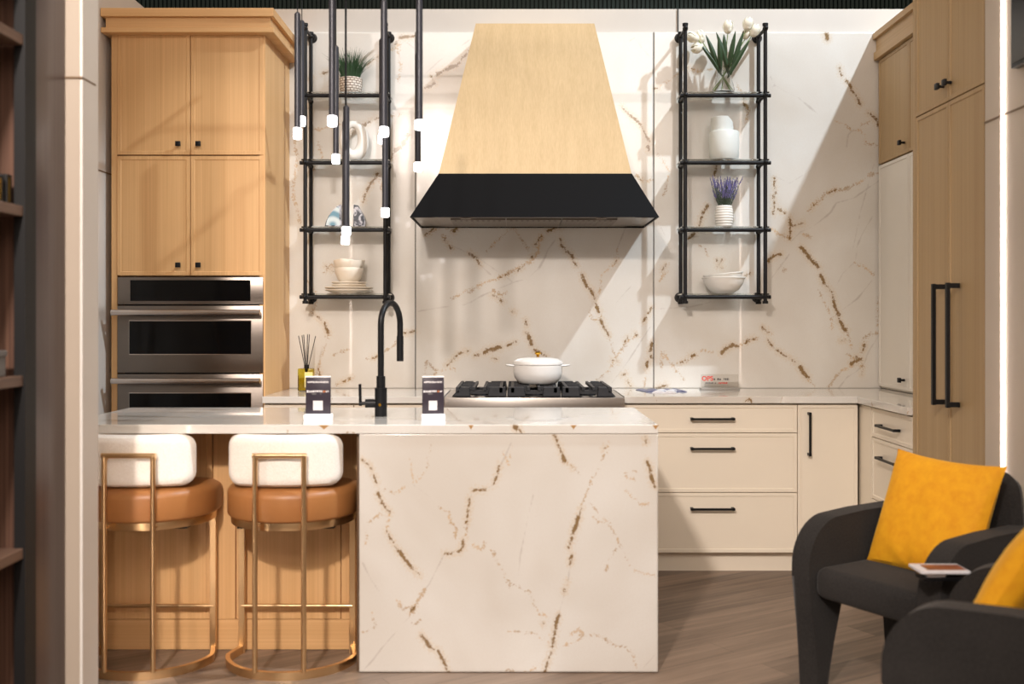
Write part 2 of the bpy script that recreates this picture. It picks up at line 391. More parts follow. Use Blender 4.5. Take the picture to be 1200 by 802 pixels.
# ------------------------------------------------------------------ veins (traced in wall pixels)
G, T, PE = 'g', 't', 'p'
WV = [
 (G,4,[(469,44),(484,43)]),(G,1.5,[(461,56),(469,44)]),(G,2.5,[(496,104),(510,98),(505,89)]),(G,4,[(513,87),(529,78),(535,77)]),(G,2.5,[(535,77),(546,64),(556,54)]),
 (T,1,[(498,87),(515,71),(535,58),(551,46)]),(T,1,[(487,58),(477,50)]),(PE,2,[(465,52),(470,80),(466,95)]),
 (G,4.5,[(463,177),(472,171),(478,158)]),(G,2.5,[(458,186),(463,177)]),(G,2.5,[(425,148),(436,141),(444,138)]),(PE,2.5,[(373,152),(395,146),(420,148),(444,138),(469,135)]),
 (G,2.5,[(425,237),(428,228),(433,217),(443,204)]),(PE,3,[(425,237),(433,217),(443,204),(449,225)]),(G,3,[(379,86),(384,84)]),(G,1.5,[(360,93),(366,91)]),(G,1.5,[(430,76),(438,70),(446,65)]),
 (PE,2,[(446,65),(470,52)]),(PE,2.5,[(345,160),(348,185),(343,228),(352,260)]),(PE,2,[(355,150),(373,152)]),(PE,2,[(372,165),(378,185),(366,200)]),
 (PE,2.5,[(395,451),(405,447),(413,443)]),(G,1.5,[(398,449),(411,443)]),(G,3,[(380,380),(385,391)]),(G,1.5,[(365,366),(373,372),(381,383)]),(PE,2,[(385,391),(381,405),(376,420),(374,438),(380,450)]),(G,1.5,[(373,432),(375,440)]),
 (PE,2.5,[(391,416),(400,412),(408,410)]),(PE,1.5,[(360,330),(372,345),(368,365)]),(G,2,[(382,312),(390,318)]),(PE,2,[(380,320),(388,310),(400,318)]),
 (G,2.5,[(473,391),(480,390),(486,388)]),(PE,2.5,[(428,421),(439,420),(450,413),(461,406),(472,391)]),(G,2.5,[(437,420),(442,418)]),
 (G,2.5,[(524,428),(530,422),(537,415),(548,412)]),(PE,2,[(497,440),(501,424),(505,430),(512,436),(532,432)]),(PE,1.5,[(512,436),(498,455)]),
 (G,3.5,[(532,271),(537,265)]),(G,1.5,[(499,275),(508,268)]),(PE,2.5,[(499,276),(515,266),(532,271)]),(G,1.5,[(521,281),(529,292)]),(T,.8,[(529,288),(545,295),(557,300),(600,330)]),(PE,2,[(518,275),(524,285),(530,290)]),
 (PE,2.5,[(529,350),(537,347),(548,339),(559,336)]),(T,.8,[(490,365),(520,360),(545,357),(575,342)]),
 (G,2.2,[(550,297),(558,302),(563,311)]),(T,.8,[(563,311),(575,322)]),(PE,1.5,[(570,295),(590,275),(603,267),(612,282),(620,295)]),
 (PE,3.5,[(550,342),(565,332),(587,325),(607,314),(622,307),(630,295),(634,277)]),(G,1.8,[(586,326),(596,321)]),(G,1.5,[(605,318),(612,313)]),(G,1.5,[(622,303),(627,298)]),(G,1.5,[(627,287),(634,277)]),
 (G,3,[(642,271),(650,267),(657,266)]),(T,.8,[(550,356),(562,348),(575,342),(605,330),(618,327),(630,316),(637,305),(642,293),(650,282)]),(T,.9,[(632,315),(640,300)]),
 (G,2.5,[(577,346),(583,349),(589,354)]),(PE,2.5,[(578,340),(588,346),(593,342)]),
 (G,2,[(657,280),(658,287),(663,294)]),(G,3,[(664,295),(670,299),(672,306),(675,311)]),(T,.8,[(675,311),(683,322)]),
 (G,3.5,[(683,322),(684,328),(688,336),(693,340),(697,350)]),(G,2,[(697,350),(699,357)]),(G,3.5,[(699,360),(702,366)]),(G,3.2,[(704,375),(708,384),(713,392)]),(T,.8,[(702,366),(705,375)]),(PE,1.8,[(713,392),(716,405),(722,420)]),(G,2.5,[(718,422),(724,424)]),
 (PE,2,[(690,365),(697,376),(706,370)]),(PE,2.5,[(700,445),(712,435),(722,420),(735,400),(745,393)]),(G,1.8,[(733,400),(736,395)]),(G,2,[(744,391),(747,394)]),(G,2.5,[(754,377),(757,373)]),(G,2.5,[(760,367),(764,360)]),(T,.8,[(717,449),(735,425),(748,405),(764,380)]),
 (G,3.5,[(764,402),(762,412)]),(G,3.2,[(763,417),(764,421)]),(G,3.5,[(759,424),(758,432)]),(PE,2,[(757,436),(755,455)]),
 (T,.8,[(733,267),(728,280),(723,292)]),(G,2.2,[(723,305),(721,309)]),(PE,1.5,[(723,292),(723,308),(705,322),(702,345)]),(T,.7,[(722,355),(740,335),(752,322)]),
 (G,2.5,[(600,365),(603,366)]),(G,1.8,[(616,375),(617,383)]),(G,2.5,[(616,390),(619,392)]),(G,4.5,[(620,395),(623,404)]),(G,2.8,[(626,410),(640,418)]),(G,1.5,[(556,417),(562,415)]),(G,5.2,[(568,413),(577,409),(586,407)]),(G,2.5,[(595,405),(604,401)]),(T,.8,[(586,407),(600,403)]),(G,1.8,[(578,420),(582,421)]),
 (G,2,[(735,446),(738,452)]),(G,2,[(729,440),(733,438)]),
 (G,1.8,[(728,125),(737,134)]),(G,3.2,[(737,134),(744,140),(749,145),(753,151)]),(G,2.2,[(753,151),(756,157),(761,165)]),(G,2,[(759,171),(760,177)]),
 (G,3,[(767,104),(771,103)]),(PE,2,[(771,103),(786,93),(800,82)]),(PE,2.5,[(806,80),(820,84),(833,81)]),(G,1.5,[(808,79),(812,81)]),(T,.8,[(738,48),(744,44),(752,56),(761,66)]),
 (PE,2.5,[(745,206),(755,212),(764,211)]),(G,1.8,[(749,208),(752,212)]),(G,2.5,[(840,194),(837,205)]),(G,3,[(824,250),(829,241)]),(G,4,[(872,120),(876,128)]),(PE,3,[(865,100),(870,112),(878,131),(874,142)]),
 (PE,2,[(770,180),(785,200),(778,230)]),(T,.8,[(767,250),(790,300)]),(PE,2,[(772,330),(782,318)]),(G,2,[(776,317),(780,311)]),
 (G,2.5,[(906,230),(908,240),(906,250)]),(G,3,[(911,245),(920,250)]),(G,3,[(822,255),(819,266)]),(G,4,[(807,280),(813,274)]),(PE,1.5,[(820,288),(826,291),(830,300)]),
 (G,1.8,[(840,305),(846,314)]),(G,1.8,[(846,305),(841,313)]),(G,2.5,[(874,323),(879,321)]),(G,3.5,[(900,306),(907,300)]),(G,3,[(907,300),(915,298)]),
 (G,3,[(925,255),(926,266),(925,279)]),(G,2.5,[(926,266),(933,264),(941,262)]),(PE,4,[(903,268),(912,274),(925,279)]),
 (G,4,[(939,290),(945,297)]),(G,4.5,[(946,299),(953,308),(959,313)]),(G,4,[(962,323),(966,332)]),(G,2,[(968,335),(975,343),(977,352)]),(G,3.8,[(977,354),(980,363),(983,370)]),(G,2,[(983,371),(984,376)]),(G,4.2,[(984,377),(988,384),(991,387)]),
 (PE,2,[(992,386),(995,396),(998,410)]),(G,2.5,[(985,400),(990,399)]),(G,4,[(998,426),(1004,423),(1009,421)]),(G,2,[(1003,418),(1005,424)]),(PE,3,[(994,416),(1004,423),(1010,430)]),(G,2.5,[(1011,412),(1013,404)]),(PE,2.5,[(1011,412),(1012,398),(1020,391),(1029,390)]),
 (T,1.3,[(982,456),(993,442),(1003,436),(1012,428),(1018,412),(1030,393)]),(PE,3,[(971,453),(979,442),(988,434),(998,428)]),(G,1.5,[(1011,430),(1010,440)]),
 (G,2.5,[(894,384),(900,390)]),(PE,2,[(900,390),(906,392)]),(G,2,[(900,399),(905,406)]),(G,3,[(911,411),(918,416)]),(G,2,[(918,416),(926,420),(932,425)]),(T,.9,[(903,404),(912,412)]),(G,5,[(938,431),(942,438),(946,442)]),(PE,1.5,[(946,442),(955,455)]),
 (G,4.5,[(846,414),(852,408),(858,405)]),(G,2.5,[(858,405),(866,406)]),(G,2.5,[(874,402),(877,399)]),(G,2.8,[(877,399),(884,397)]),(PE,1.5,[(866,406),(874,401),(889,396)]),(G,1.5,[(797,426),(802,423)]),(G,2.5,[(808,418),(814,416)]),(PE,1.5,[(787,429),(801,423),(815,417),(822,411),(835,413)]),
 (PE,2,[(775,432),(777,414),(785,425),(801,444)]),(G,3,[(770,455),(780,452)]),(T,.9,[(774,362),(790,361),(809,360),(830,355),(850,345)]),
 (PE,2,[(1001,308),(1012,313),(1023,321)]),(T,.8,[(1001,308),(988,320),(980,335)]),(T,.8,[(1003,305),(1004,290),(1010,275),(1023,253)]),(T,1,[(927,283),(938,272),(952,266),(965,256),(975,248)]),(PE,3,[(942,274),(950,278)]),(T,1.1,[(905,325),(915,312),(925,298)]),
 (PE,2,[(960,340),(966,356),(974,370),(975,385)]),(PE,2,[(915,310),(920,318)]),(PE,1.8,[(1029,350),(1029,380)]),(T,.7,[(985,365),(1005,350),(1025,325)]),
 (G,5.5,[(968,39),(970,46)]),(G,2,[(984,79),(986,89)]),(G,3.5,[(992,95),(997,103)]),(G,2.2,[(998,106),(1003,112)]),(G,2.8,[(1005,115),(1008,122)]),(G,2.5,[(1018,132),(1025,137)]),(G,4,[(1026,139),(1030,147)]),
 (T,.8,[(903,90),(908,100),(920,107),(936,115),(948,125),(959,134)]),(T,.8,[(905,102),(908,100)]),(PE,1.5,[(980,143),(990,146),(998,152),(1008,153),(1013,160),(1015,169),(1030,170)]),(T,.9,[(992,172),(994,158),(1001,151)]),(PE,2,[(1010,146),(1020,142)]),
 (PE,3.5,[(947,247),(961,234),(968,226),(977,223),(987,223),(998,218)]),(G,1.5,[(950,245),(958,237)]),(G,1.5,[(972,226),(980,222)]),(PE,2.5,[(998,218),(1010,212),(1020,205),(1030,202)]),(T,1.2,[(973,250),(980,238),(1001,232),(1015,222),(1030,212)]),
 (G,1.8,[(907,209),(908,225)]),(T,.6,[(1025,190),(1015,225),(1008,250),(1000,290)]),
 (T,.7,[(640,60),(700,90)]),(T,.8,[(950,200),(925,215),(905,205)]),
]
IV = [
 (G,2.2,[(422,537),(433,546),(437,555),(441,566)]),(G,3.2,[(443,579),(448,590),(457,601)]),(G,2,[(453,622),(460,635),(468,647)]),(G,4.2,[(468,647),(476,658),(482,666)]),(G,3,[(482,666),(492,675)]),(PE,1.5,[(457,601),(455,612),(453,622)]),
 (T,1.3,[(599,519),(592,535),(585,548)]),(G,3,[(585,546),(583,556),(579,567)]),(T,1.3,[(579,568),(569,574)]),(G,2.6,[(569,574),(554,575)]),(T,1.2,[(554,575),(550,587)]),(G,3,[(550,586),(549,600),(547,612)]),(PE,2,[(547,612),(546,630)]),(G,4,[(543,634),(542,642),(538,647)]),(G,2.2,[(538,647),(530,649),(521,649)]),
 (T,1.4,[(521,649),(511,669),(503,685),(494,696),(485,712),(480,723),(465,740),(449,758),(436,775),(424,788)]),(PE,4,[(497,692),(488,708),(482,720)]),(PE,3,[(466,706),(472,714),(480,712)]),(G,3,[(482,716),(486,712)]),(PE,3,[(486,732),(492,727)]),
 (G,4,[(494,745),(499,752),(504,759)]),(G,3.2,[(504,759),(513,763),(519,773)]),(G,3,[(519,773),(525,788)]),
 (PE,1.2,[(484,568),(494,558),(501,548),(502,535),(505,521)]),(PE,1.2,[(484,568),(482,550),(480,540)]),(T,.6,[(484,568),(500,580),(515,595)]),(PE,2.2,[(515,596),(525,600),(528,612),(536,620),(532,630)]),(PE,2,[(452,574),(462,580),(474,571)]),(PE,2.5,[(433,612),(440,606),(447,604)]),(PE,1.5,[(430,625),(428,640)]),
 (T,.6,[(425,660),(435,680),(444,693)]),(PE,1.2,[(436,720),(440,735),(424,742)]),(T,.6,[(458,512),(468,524)]),(PE,2,[(555,640),(566,645),(568,636)]),(PE,1.6,[(575,645),(590,670),(598,690)]),
 (G,3,[(650,511),(654,520),(658,530)]),(G,4,[(658,530),(662,541)]),(PE,1.8,[(662,542),(672,549),(680,556)]),(G,1.5,[(668,547),(671,549)]),
 (G,2.5,[(681,595),(679,603)]),(G,5,[(678,606),(675,616),(671,626)]),(G,4,[(671,628),(667,642)]),(G,3,[(670,650),(668,662)]),(T,.8,[(668,662),(666,680)]),(G,1.2,[(665,681),(664,686)]),(G,3,[(662,691),(662,694)]),(T,.8,[(662,694),(655,720)]),
 (G,3,[(655,721),(651,735),(649,745)]),(G,3.8,[(649,748),(647,760)]),(G,3,[(647,762),(642,775),(638,789)]),(PE,1.5,[(681,595),(688,575),(700,552),(707,537),(714,517)]),(G,1.2,[(707,528),(709,524)]),
 (G,3,[(756,513),(757,519)]),(G,4,[(759,541),(762,552)]),(G,4,[(763,558),(767,570)]),(PE,2,[(732,554),(746,552),(743,562),(733,558)]),(PE,2,[(734,575),(740,582),(752,592),(760,590)]),
 (PE,1.3,[(693,591),(702,602),(711,611),(720,624),(726,638),(732,650),(740,669),(755,673),(769,676)]),(PE,1.2,[(726,640),(715,655),(710,670)]),(PE,2,[(695,606),(702,612),(712,611)]),
 (PE,1.4,[(590,676),(598,683),(606,688),(614,691),(621,694),(626,708),(633,720),(645,724)]),(PE,2.5,[(668,744),(678,738),(684,744),(675,752),(662,756)]),(PE,1.4,[(680,745),(703,745),(712,752),(718,756),(735,759),(742,768),(746,784)]),(T,.7,[(768,767),(755,782),(748,789)]),
 (G,1.5,[(636,730),(637,732)]),(T,.6,[(625,580),(618,610),(610,650),(606,688)]),(PE,1,[(594,740),(625,742),(645,755)]),(PE,1.5,[(591,530),(596,545),(600,522)]),(PE,1.3,[(594,786),(620,788),(630,780)]),
]

def vein_grid(name, x0, x1, z0, z1, y, P, veins, step, mat, parent=None, depth=.02):
    nx = max(2, int((x1-x0)/step)+1); nz = max(2, int((z1-z0)/step)+1)
    xs = np.linspace(x0, x1, nx); zs = np.linspace(z0, z1, nz)
    X, Z = np.meshgrid(xs, zs); co = np.stack([X.ravel(), np.full(X.size, y), Z.ravel()], 1)
    px = (X.ravel()*P + CX); py = CY - (Z.ravel()-CH)*P
    D = {k: np.full(px.size, 30.0) for k in (G, T, PE)}
    for k, w, pts in veins:
        for i, ((ax, ay), (bx, by)) in enumerate(zip(pts, pts[1:])):
            m = (px > min(ax, bx)-30) & (px < max(ax, bx)+30) & (py > min(ay, by)-30) & (py < max(ay, by)+30)
            if not m.any(): continue
            qx = px[m]-ax; qy = py[m]-ay; dx = bx-ax; dy = by-ay; L = max(1e-6, dx*dx+dy*dy)
            t = np.clip((qx*dx+qy*dy)/L, 0, 1)
            d = np.hypot(qx-t*dx, qy-t*dy) - w/2
            D[k][m] = np.minimum(D[k][m], d)
    idx = np.arange(nx*nz).reshape(nz, nx)
    fa = np.stack([idx[:-1, :-1].ravel(), idx[:-1, 1:].ravel(), idx[1:, 1:].ravel(), idx[1:, :-1].ravel()], 1)
    # rim going back to give the slab its thickness
    rim = np.concatenate([idx[0, :], idx[1:, -1], idx[-1, -2::-1], idx[-2:0:-1, 0]])
    base = len(co); back = co[rim].copy(); back[:, 1] = y + depth
    co = np.concatenate([co, back]); n = len(rim); r = np.arange(n)
    fr = np.stack([rim, base+r, base+(r+1) % n, rim[(r+1) % n]], 1)
    fa = np.concatenate([fa, fr])
    me = bpy.data.meshes.new(name); me.vertices.add(len(co)); me.vertices.foreach_set('co', co.astype(np.float32).ravel())
    me.loops.add(fa.size); me.loops.foreach_set('vertex_index', fa.astype(np.int32).ravel())
    me.polygons.add(len(fa)); me.polygons.foreach_set('loop_start', np.arange(0, fa.size, 4, dtype=np.int32)); me.polygons.foreach_set('loop_total', np.full(len(fa), 4, np.int32))
    me.update(calc_edges=True); me.validate()
    for k, nm in ((G, 'vg'), (T, 'vt'), (PE, 'vp')):
        a = me.attributes.new(nm, 'FLOAT', 'POINT'); v = np.concatenate([D[k], D[k][rim]]).astype(np.float32); a.data.foreach_set('value', v)
    return link_mesh(name, me, mat, parent, smooth=False)

# ------------------------------------------------------------------ setting
struct(MB().box(-4.5, 4.5, 0.2, 8.0, -.1, 0).build('floor', M['floor'], smooth=False))
XL = -2.13; XR = 2.45; XF = 1.79
zt = 3.11
struct(MB().box(XL-.12, XR+.12, YW+.02, YW+.14, 0, zt).build('wall_back', M['wall'], smooth=False))
zs0, zs1 = .915, 2.97
for i, (a, b) in enumerate(((XL, -.568), (-.565, .806), (.809, XR))):
    struct(vein_grid('trim_%d' % (i+1), a, b, zs0, zs1, YW, PW, WV, .007, M['stone']))
for k, xx in enumerate((-.5665, .8075)):
    struct(MB().box(xx-.0022, xx+.0022, YW-.0006, YW+.019, .916, 2.97).build('trim_%d' % (10+k), M['dark'], smooth=False))
# cream header joint line
struct(MB().box((795-CX)/PW-.003, (795-CX)/PW+.003, YW+.012, YW+.0195, 2.97, zt).build('trim_4', M['dark'], smooth=False))
struct(MB().box(XL-.12, XL, 3.22, YW+.02, 0, zt).build('wall_left', M['wall'], smooth=False))
m = MB().box(XL-.012, XL+.004, 5.02, 5.6, 2.076, 2.081); struct(m.build('trim_5', M['brown_glaze'], smooth=False))
# jamb of the opening
struct(MB().box(XL-.12, -1.35, 3.10, 3.22, 0, 3.3).build('wall_front', M['jamb_shaded'], smooth=False))
struct(MB().box(-1.3505, -1.342, 3.102, 3.219, 0, 3.3).build('trim_6', M['jamb'], smooth=False))  # thin skin carrying the painted lit tone of the inner side
struct(MB().box(-1.394, -1.3415, 3.096, 3.2, 2.058, 2.064).build('trim_7', M['brown_glaze'], smooth=False))
# right side: outer wall, cladding with light strip
struct(MB().box(XR, XR+.12, 3.79, YW+.02, 0, zt).build('wall_right', M['wall'], smooth=False))
struct(MB().box(XF, XR+.12, .9, 3.785, 0, 2.96).build('wall_right.001', M['panel_grey'], smooth=False))
struct(MB().box(XF-.004, XF+.004, .9, 3.785, CH+236/315., CH+236/315.+.006).build('trim_8', M['brown_glaze'], smooth=False))
# green slatted backdrop beyond the stand
m = MB()
for i in range(300):
    x = -4.5 + i*.03; m.box(x, x+.02, 7.0, 7.03, 0, 5.0)
m.box(-4.6, 4.6, 7.03, 7.1, 0, 5.0)
struct(m.build('wall_rear', M['green'], smooth=False))

t = tag(MB().box(XF-.007, XF-.001, 3.635, 3.65, .02, 2.95, .002).build('light_strip', M['led']), 'glowing vertical light strip set in the cream cladding at the right', 'light strip')
t = tag(MB().box(-1.36, -1.347, 3.221, 3.229, .02, 2.95).build('light_strip', M['led']), 'vertical light strip hidden on the rear edge of the white jamb', 'light strip')
s = thing('wall_screen', 'dark flat screen mounted high on the cladding beside the light strip', 'screen', (XF-.03, 3.3, 2.2))
zb, zh = CH+(CY-88)/323., 2.62
MB().box(XF-.03, XF-.001, 2.9, 3.53, zb, zh, .004).build('bezel', M['black'], s)
MB().box(XF-.033, XF-.0305, 2.915, 3.515, zb+.015, zh-.015).build('display', M['screen'], s)

# ------------------------------------------------------------------ cabinet fronts
def front(name, x0, x1, z0, z1, y, mat, parent, rim=.022, dep=.004, th=.02, face='-y', c=None):
    """slim shaker front; face '-y' looks at the camera, '-x' looks left (x0,x1 are then y values and y the x value)"""
    m = MB(); bm = m.bm
    m.box(x0, x1, y, y+th, z0, z1, .0012, 1)
    bm.faces.ensure_lookup_table()
    f = max((q for q in bm.faces if q.normal.y < -.9), key=lambda q: q.calc_area())
    bmesh.ops.inset_region(bm, faces=[f], thickness=rim, depth=0)
    bmesh.ops.inset_region(bm, faces=[f], thickness=.004, depth=-dep)
    if face == '-x':
        # (u,y,z) -> (X=y, Y=u)
        m.xf(Matrix(((0, 1, 0, 0), (1, 0, 0, 0), (0, 0, 1, 0), (0, 0, 0, 1))))
    return m.build(name, mat, parent, smooth=False)

def bar_handle(parent, a, b, out, r=.0052, post=.013, name='handle', mat=None):
    """bar between a and b, standing 'out' (vector) off the face"""
    a = Vector(a); b = Vector(b); out = Vector(out); d = (b-a).normalized()
    m = MB()
    m.sweep([a+out, b+out], [(r, -r), (r, r), (-r, r), (-r, -r)], up=out.normalized())
    for p, s in ((a, 1), (b, -1)):
        q = p + d*s*post*.6
        m.sweep([q, q+out*1.12], [(post/2, -post/2), (post/2, post/2), (-post/2, post/2), (-post/2, -post/2)], up=d)
    return m.build(name, mat or M['black'], parent)

def knob(parent, x, y, z, s=.026, face='-y'):
    m = MB()
    if face == '-y':
        m.cyl((x, y, z), (x, y-.02, z), .007, .006, 12); m.box(x-s/2, x+s/2, y-.03, y-.018, z-s/2, z+s/2, .002)
    else:
        m.cyl((x, y, z), (x-.022, y, z), .007, .006, 12); m.box(x-.036, x-.022, y-s/2, y+s/2, z-s/2, z+s/2, .002)
    return m.build('knob', M['black'], parent)

# ---- oak tower with ovens
YT = 5.19; PT = F/YT
def zy(py, P): return CH + (CY-py)/P
tx0, tx1 = (130.6-CX)/PT, (311-CX)/PT
tw = thing('tall_cabinet', 'tall light oak cabinet with crown moulding housing the built-in ovens', 'cabinet', ((tx0+tx1)/2, YT+.28, 0))
oz0, oz1 = .35, zy(324, PT)
m = MB()
m.box(tx0, tx0+.03, YT, YW, 0, 2.80); m.box(tx1-.03, tx1, YT, YW, 0, 2.80)
m.box(tx0+.0301, tx1-.0301, YT+.03, YW-.021, oz1, 2.799); m.box(tx0+.0301, tx1-.0301, YT+.03, YW-.021, 0, oz0); m.box(tx0+.0301, tx1-.0301, YW-.02, YW-.001, 0, 2.799)
m.build('carcass', M['oak'], tw, smooth=False)
m = MB()
cw0, cw1 = XL+.002, (320-CX)/228.
m.box(cw0, cw1, YT-.06, YW, zy(18.5, 228), zy(8.6, 228), .002)
m.box(cw0+.02, cw1-.02, YT-.04, YW, zy(31, 228), zy(18.5, 228))
m.box(cw0, cw1, YT-.055, YW, zy(37, 228), zy(31, 228), .003)
m.build('crown', M['oak_x'], tw, smooth=False)
dx = [(137.2-CX)/PT, (223.3-CX)/PT, (309-CX)/PT]
for (pa, pb, kz) in ((38.5, 181.5, 169.5), (183, 323, 311)):
    for k in (0, 1):
        d = front('door', dx[k]+.002, dx[k+1]-.002, zy(pb, PT), zy(pa, PT), YT-.004, M['oak'], tw, rim=.024, dep=.003)
        knob(d, (210.5-CX)/PT if k == 0 else (234-CX)/PT, YT-.004, zy(kz, PT))
d = front('drawer', dx[0]+.002, dx[2]-.002, .10, oz0-.01, YT-.004, M['oak'], tw)
# ovens
ov = thing('double_oven', 'stainless steel double wall oven set in the tall oak cabinet', 'oven', ((dx[0]+dx[2])/2, YT+.25, oz0))
ox0, ox1 = (138.5-CX)/PT, (308.8-CX)/PT
yo = YT-.012
MB().box(ox0+.02, ox1-.02, YT+.035, YW-.03, oz0+.005, oz1-.005).build('oven_body', M['dark'], ov, smooth=False)
p = MB().box(ox0, ox1, yo+.004, YT+.03, zy(357, PT), zy(325, PT), .002).build('control_panel', M['steel_d'], ov)
MB().box((153.5-CX)/PT, (294-CX)/PT, yo+.0015, yo+.006, zy(353, PT), zy(328.5, PT)).build('display', M['glassblack'], p)
def oven_door(z1, z0, wz1, wz0, hz):
    d = MB().box(ox0, ox1, yo, YT+.03, z0, z1, .002).build('oven_door', M['steel_d'], ov)
    fr = MB()
    a, b = (152.7-CX)/PT, (294.8-CX)/PT
    fr.box(a-.002, b+.002, yo-.0015, yo+.001, wz0-.004, wz1+.004).build('window_trim', M['chrome'], d, smooth=False)
    MB().box(a, b, yo-.003, yo+.002, wz0, wz1).build('window', M['glassblack'], d, smooth=False)
    h = MB(); h.cyl((ox0-.012, yo-.045, hz), (ox1-.004, yo-.045, hz), .0155, seg=24)
    for x in (ox0+.02, ox1-.03): h.box(x-.01, x+.01, yo-.045, yo+.001, hz-.01, hz+.01)
    h.build('handle', M['chrome'], d)
oven_door(zy(358.5, PT), zy(437, PT), zy(376.5, PT), zy(415, PT), zy(366.5, PT))
oven_door(zy(438.5, PT), oz0+.01, zy(461, PT), zy(461, PT)-.29, zy(446, PT))

# ---- base cabinets along the back wall
YF = 5.145; PF = F/YF
zl, zu = zy(648, PF), zy(474.5, PF)
tz = (zy(507.7, PF), zy(577.5, PF))
KICK = .055
def carcass(name, x0, x1, label):
    t = thing(name, label, 'cabinet', ((x0+x1)/2, YF+.3, 0))
    MB().box(x0+.001, x1-.001, YF+.021, YW-.002, zl-.005, zu+.004).build('carcass', M['cream'], t, smooth=False)
    MB().box(x0+.001, x1-.001, YF+KICK, YF+KICK+.02, 0, zl-.004).build('toe_kick', M['cream'], t, smooth=False)
    return t
xs_ = [tx1+.002, (520.5-CX)/PF, (731-CX)/PF, (934.5-CX)/PF]
t = carcass('base_cabinet', xs_[0], xs_[1], 'cream base cabinet between the oak oven tower and the rangetop')
for k in range(2):
    w = (xs_[1]-xs_[0])/2
    d = front('door', xs_[0]+w*k+.002, xs_[0]+w*(k+1)-.002, zl, zu, YF, M['cream'], t)
    hx = xs_[0]+w+(-.05 if k == 0 else .05)
    bar_handle(d, (hx, YF, .56), (hx, YF, .78), (0, -.03, 0))
t = carcass('base_cabinet', xs_[1], xs_[2], 'cream base cabinet directly under the rangetop')
for a, b in ((zl, .40), (.405, .755)):
    d = front('drawer', xs_[1]+.002, xs_[2]-.002, a, b-.002, YF, M['cream'], t)
    bar_handle(d, (-.02, YF, b-.07), (.22, YF, b-.07), (0, -.03, 0))
# cut the range cabinet's carcass lower so the rangetop sits in it
for o in list(COL.objects):
    if o.parent is t and o.name.startswith('carcass'):
        for v in o.data.vertices:
            if v.co.z > .5: v.co.z = .755 - o.location.z
x0, x1 = xs_[2], xs_[3]
t = carcass('drawer_cabinet', x0, x1, 'cream three drawer base cabinet right of the rangetop')
for a, b, hy in ((tz[0]+.002, zu, 490.8), (tz[1]+.002, tz[0]-.002, 525.5), (zl, tz[1]-.002, 596)):
    d = front('drawer', x0+.002, x1-.002, a, b, YF, M['cream'], t)
    hz = zy(hy, PF); bar_handle(d, ((808.5-CX)/PF, YF, hz), ((860-CX)/PF, YF, hz), (0, -.03, 0))
x0, x1 = xs_[3], XF-.012
t = carcass('corner_cabinet', x0, x1, 'cream single door base cabinet in the right corner')
d = front('door', x0+.002, x1-.002, zl, zu, YF, M['cream'], t)
hx = (947.5-CX)/PF; bar_handle(d, (hx, YF, zy(534, PF)), (hx, YF, zy(483, PF)), (0, -.03, 0))
# ---- right run (faces -x)
YP = 4.47
t = thing('drawer_cabinet', 'cream drawer cabinet on the right side beside the oak pantry', 'cabinet', (XF+.3, 4.8, 0))
MB().box(XF+.021, XR-.002, YP+.003, YF-.001, zl-.005, zu+.004).box(XF+.021, XR-.002, YF-.001, YW-.002, zl, zu+.004).build('carcass', M['cream'], t, smooth=False)
MB().box(XF+KICK, XF+KICK+.02, YP+.003, YF+.02, 0, zl-.004).build('toe_kick', M['cream'], t, smooth=False)
MB().box(XF, XF+.02, 4.99, YF+.018, zl, zu).build('filler_panel', M['cream'], t, smooth=False)
for a, b, hz in ((tz[0]+.002, zu, zy(500, 243)), (tz[1]+.002, tz[0]-.002, zy(538, 243)), (zl, tz[1]-.002, .34)):
    d = front('drawer', YP+.005, 4.985, a, b, XF, M['cream'], t, face='-x')
    bar_handle(d, (XF, 4.61, hz), (XF, 4.85, hz), (-.03, 0, 0))

# ---- countertops
ct = thing('countertop', 'polished veined quartz worktop running round the back and right cabinets', 'worktop', (0, 5.4, .88))
m = MB()
m.box(tx1+.001, xs_[1]-.001, 5.12, YW-.001, .88, .915, .002); m.box(xs_[1]-.001, xs_[2], 5.70, YW-.001, .88, .915)
m.box(xs_[2], XR-.001, 5.12, YW-.001, .88, .915, .002); m.box(1.765, XR-.001, YP+.002, 5.13, .88, .915, .002)
m.build('slab', M['stone_p'], ct, smooth=False)

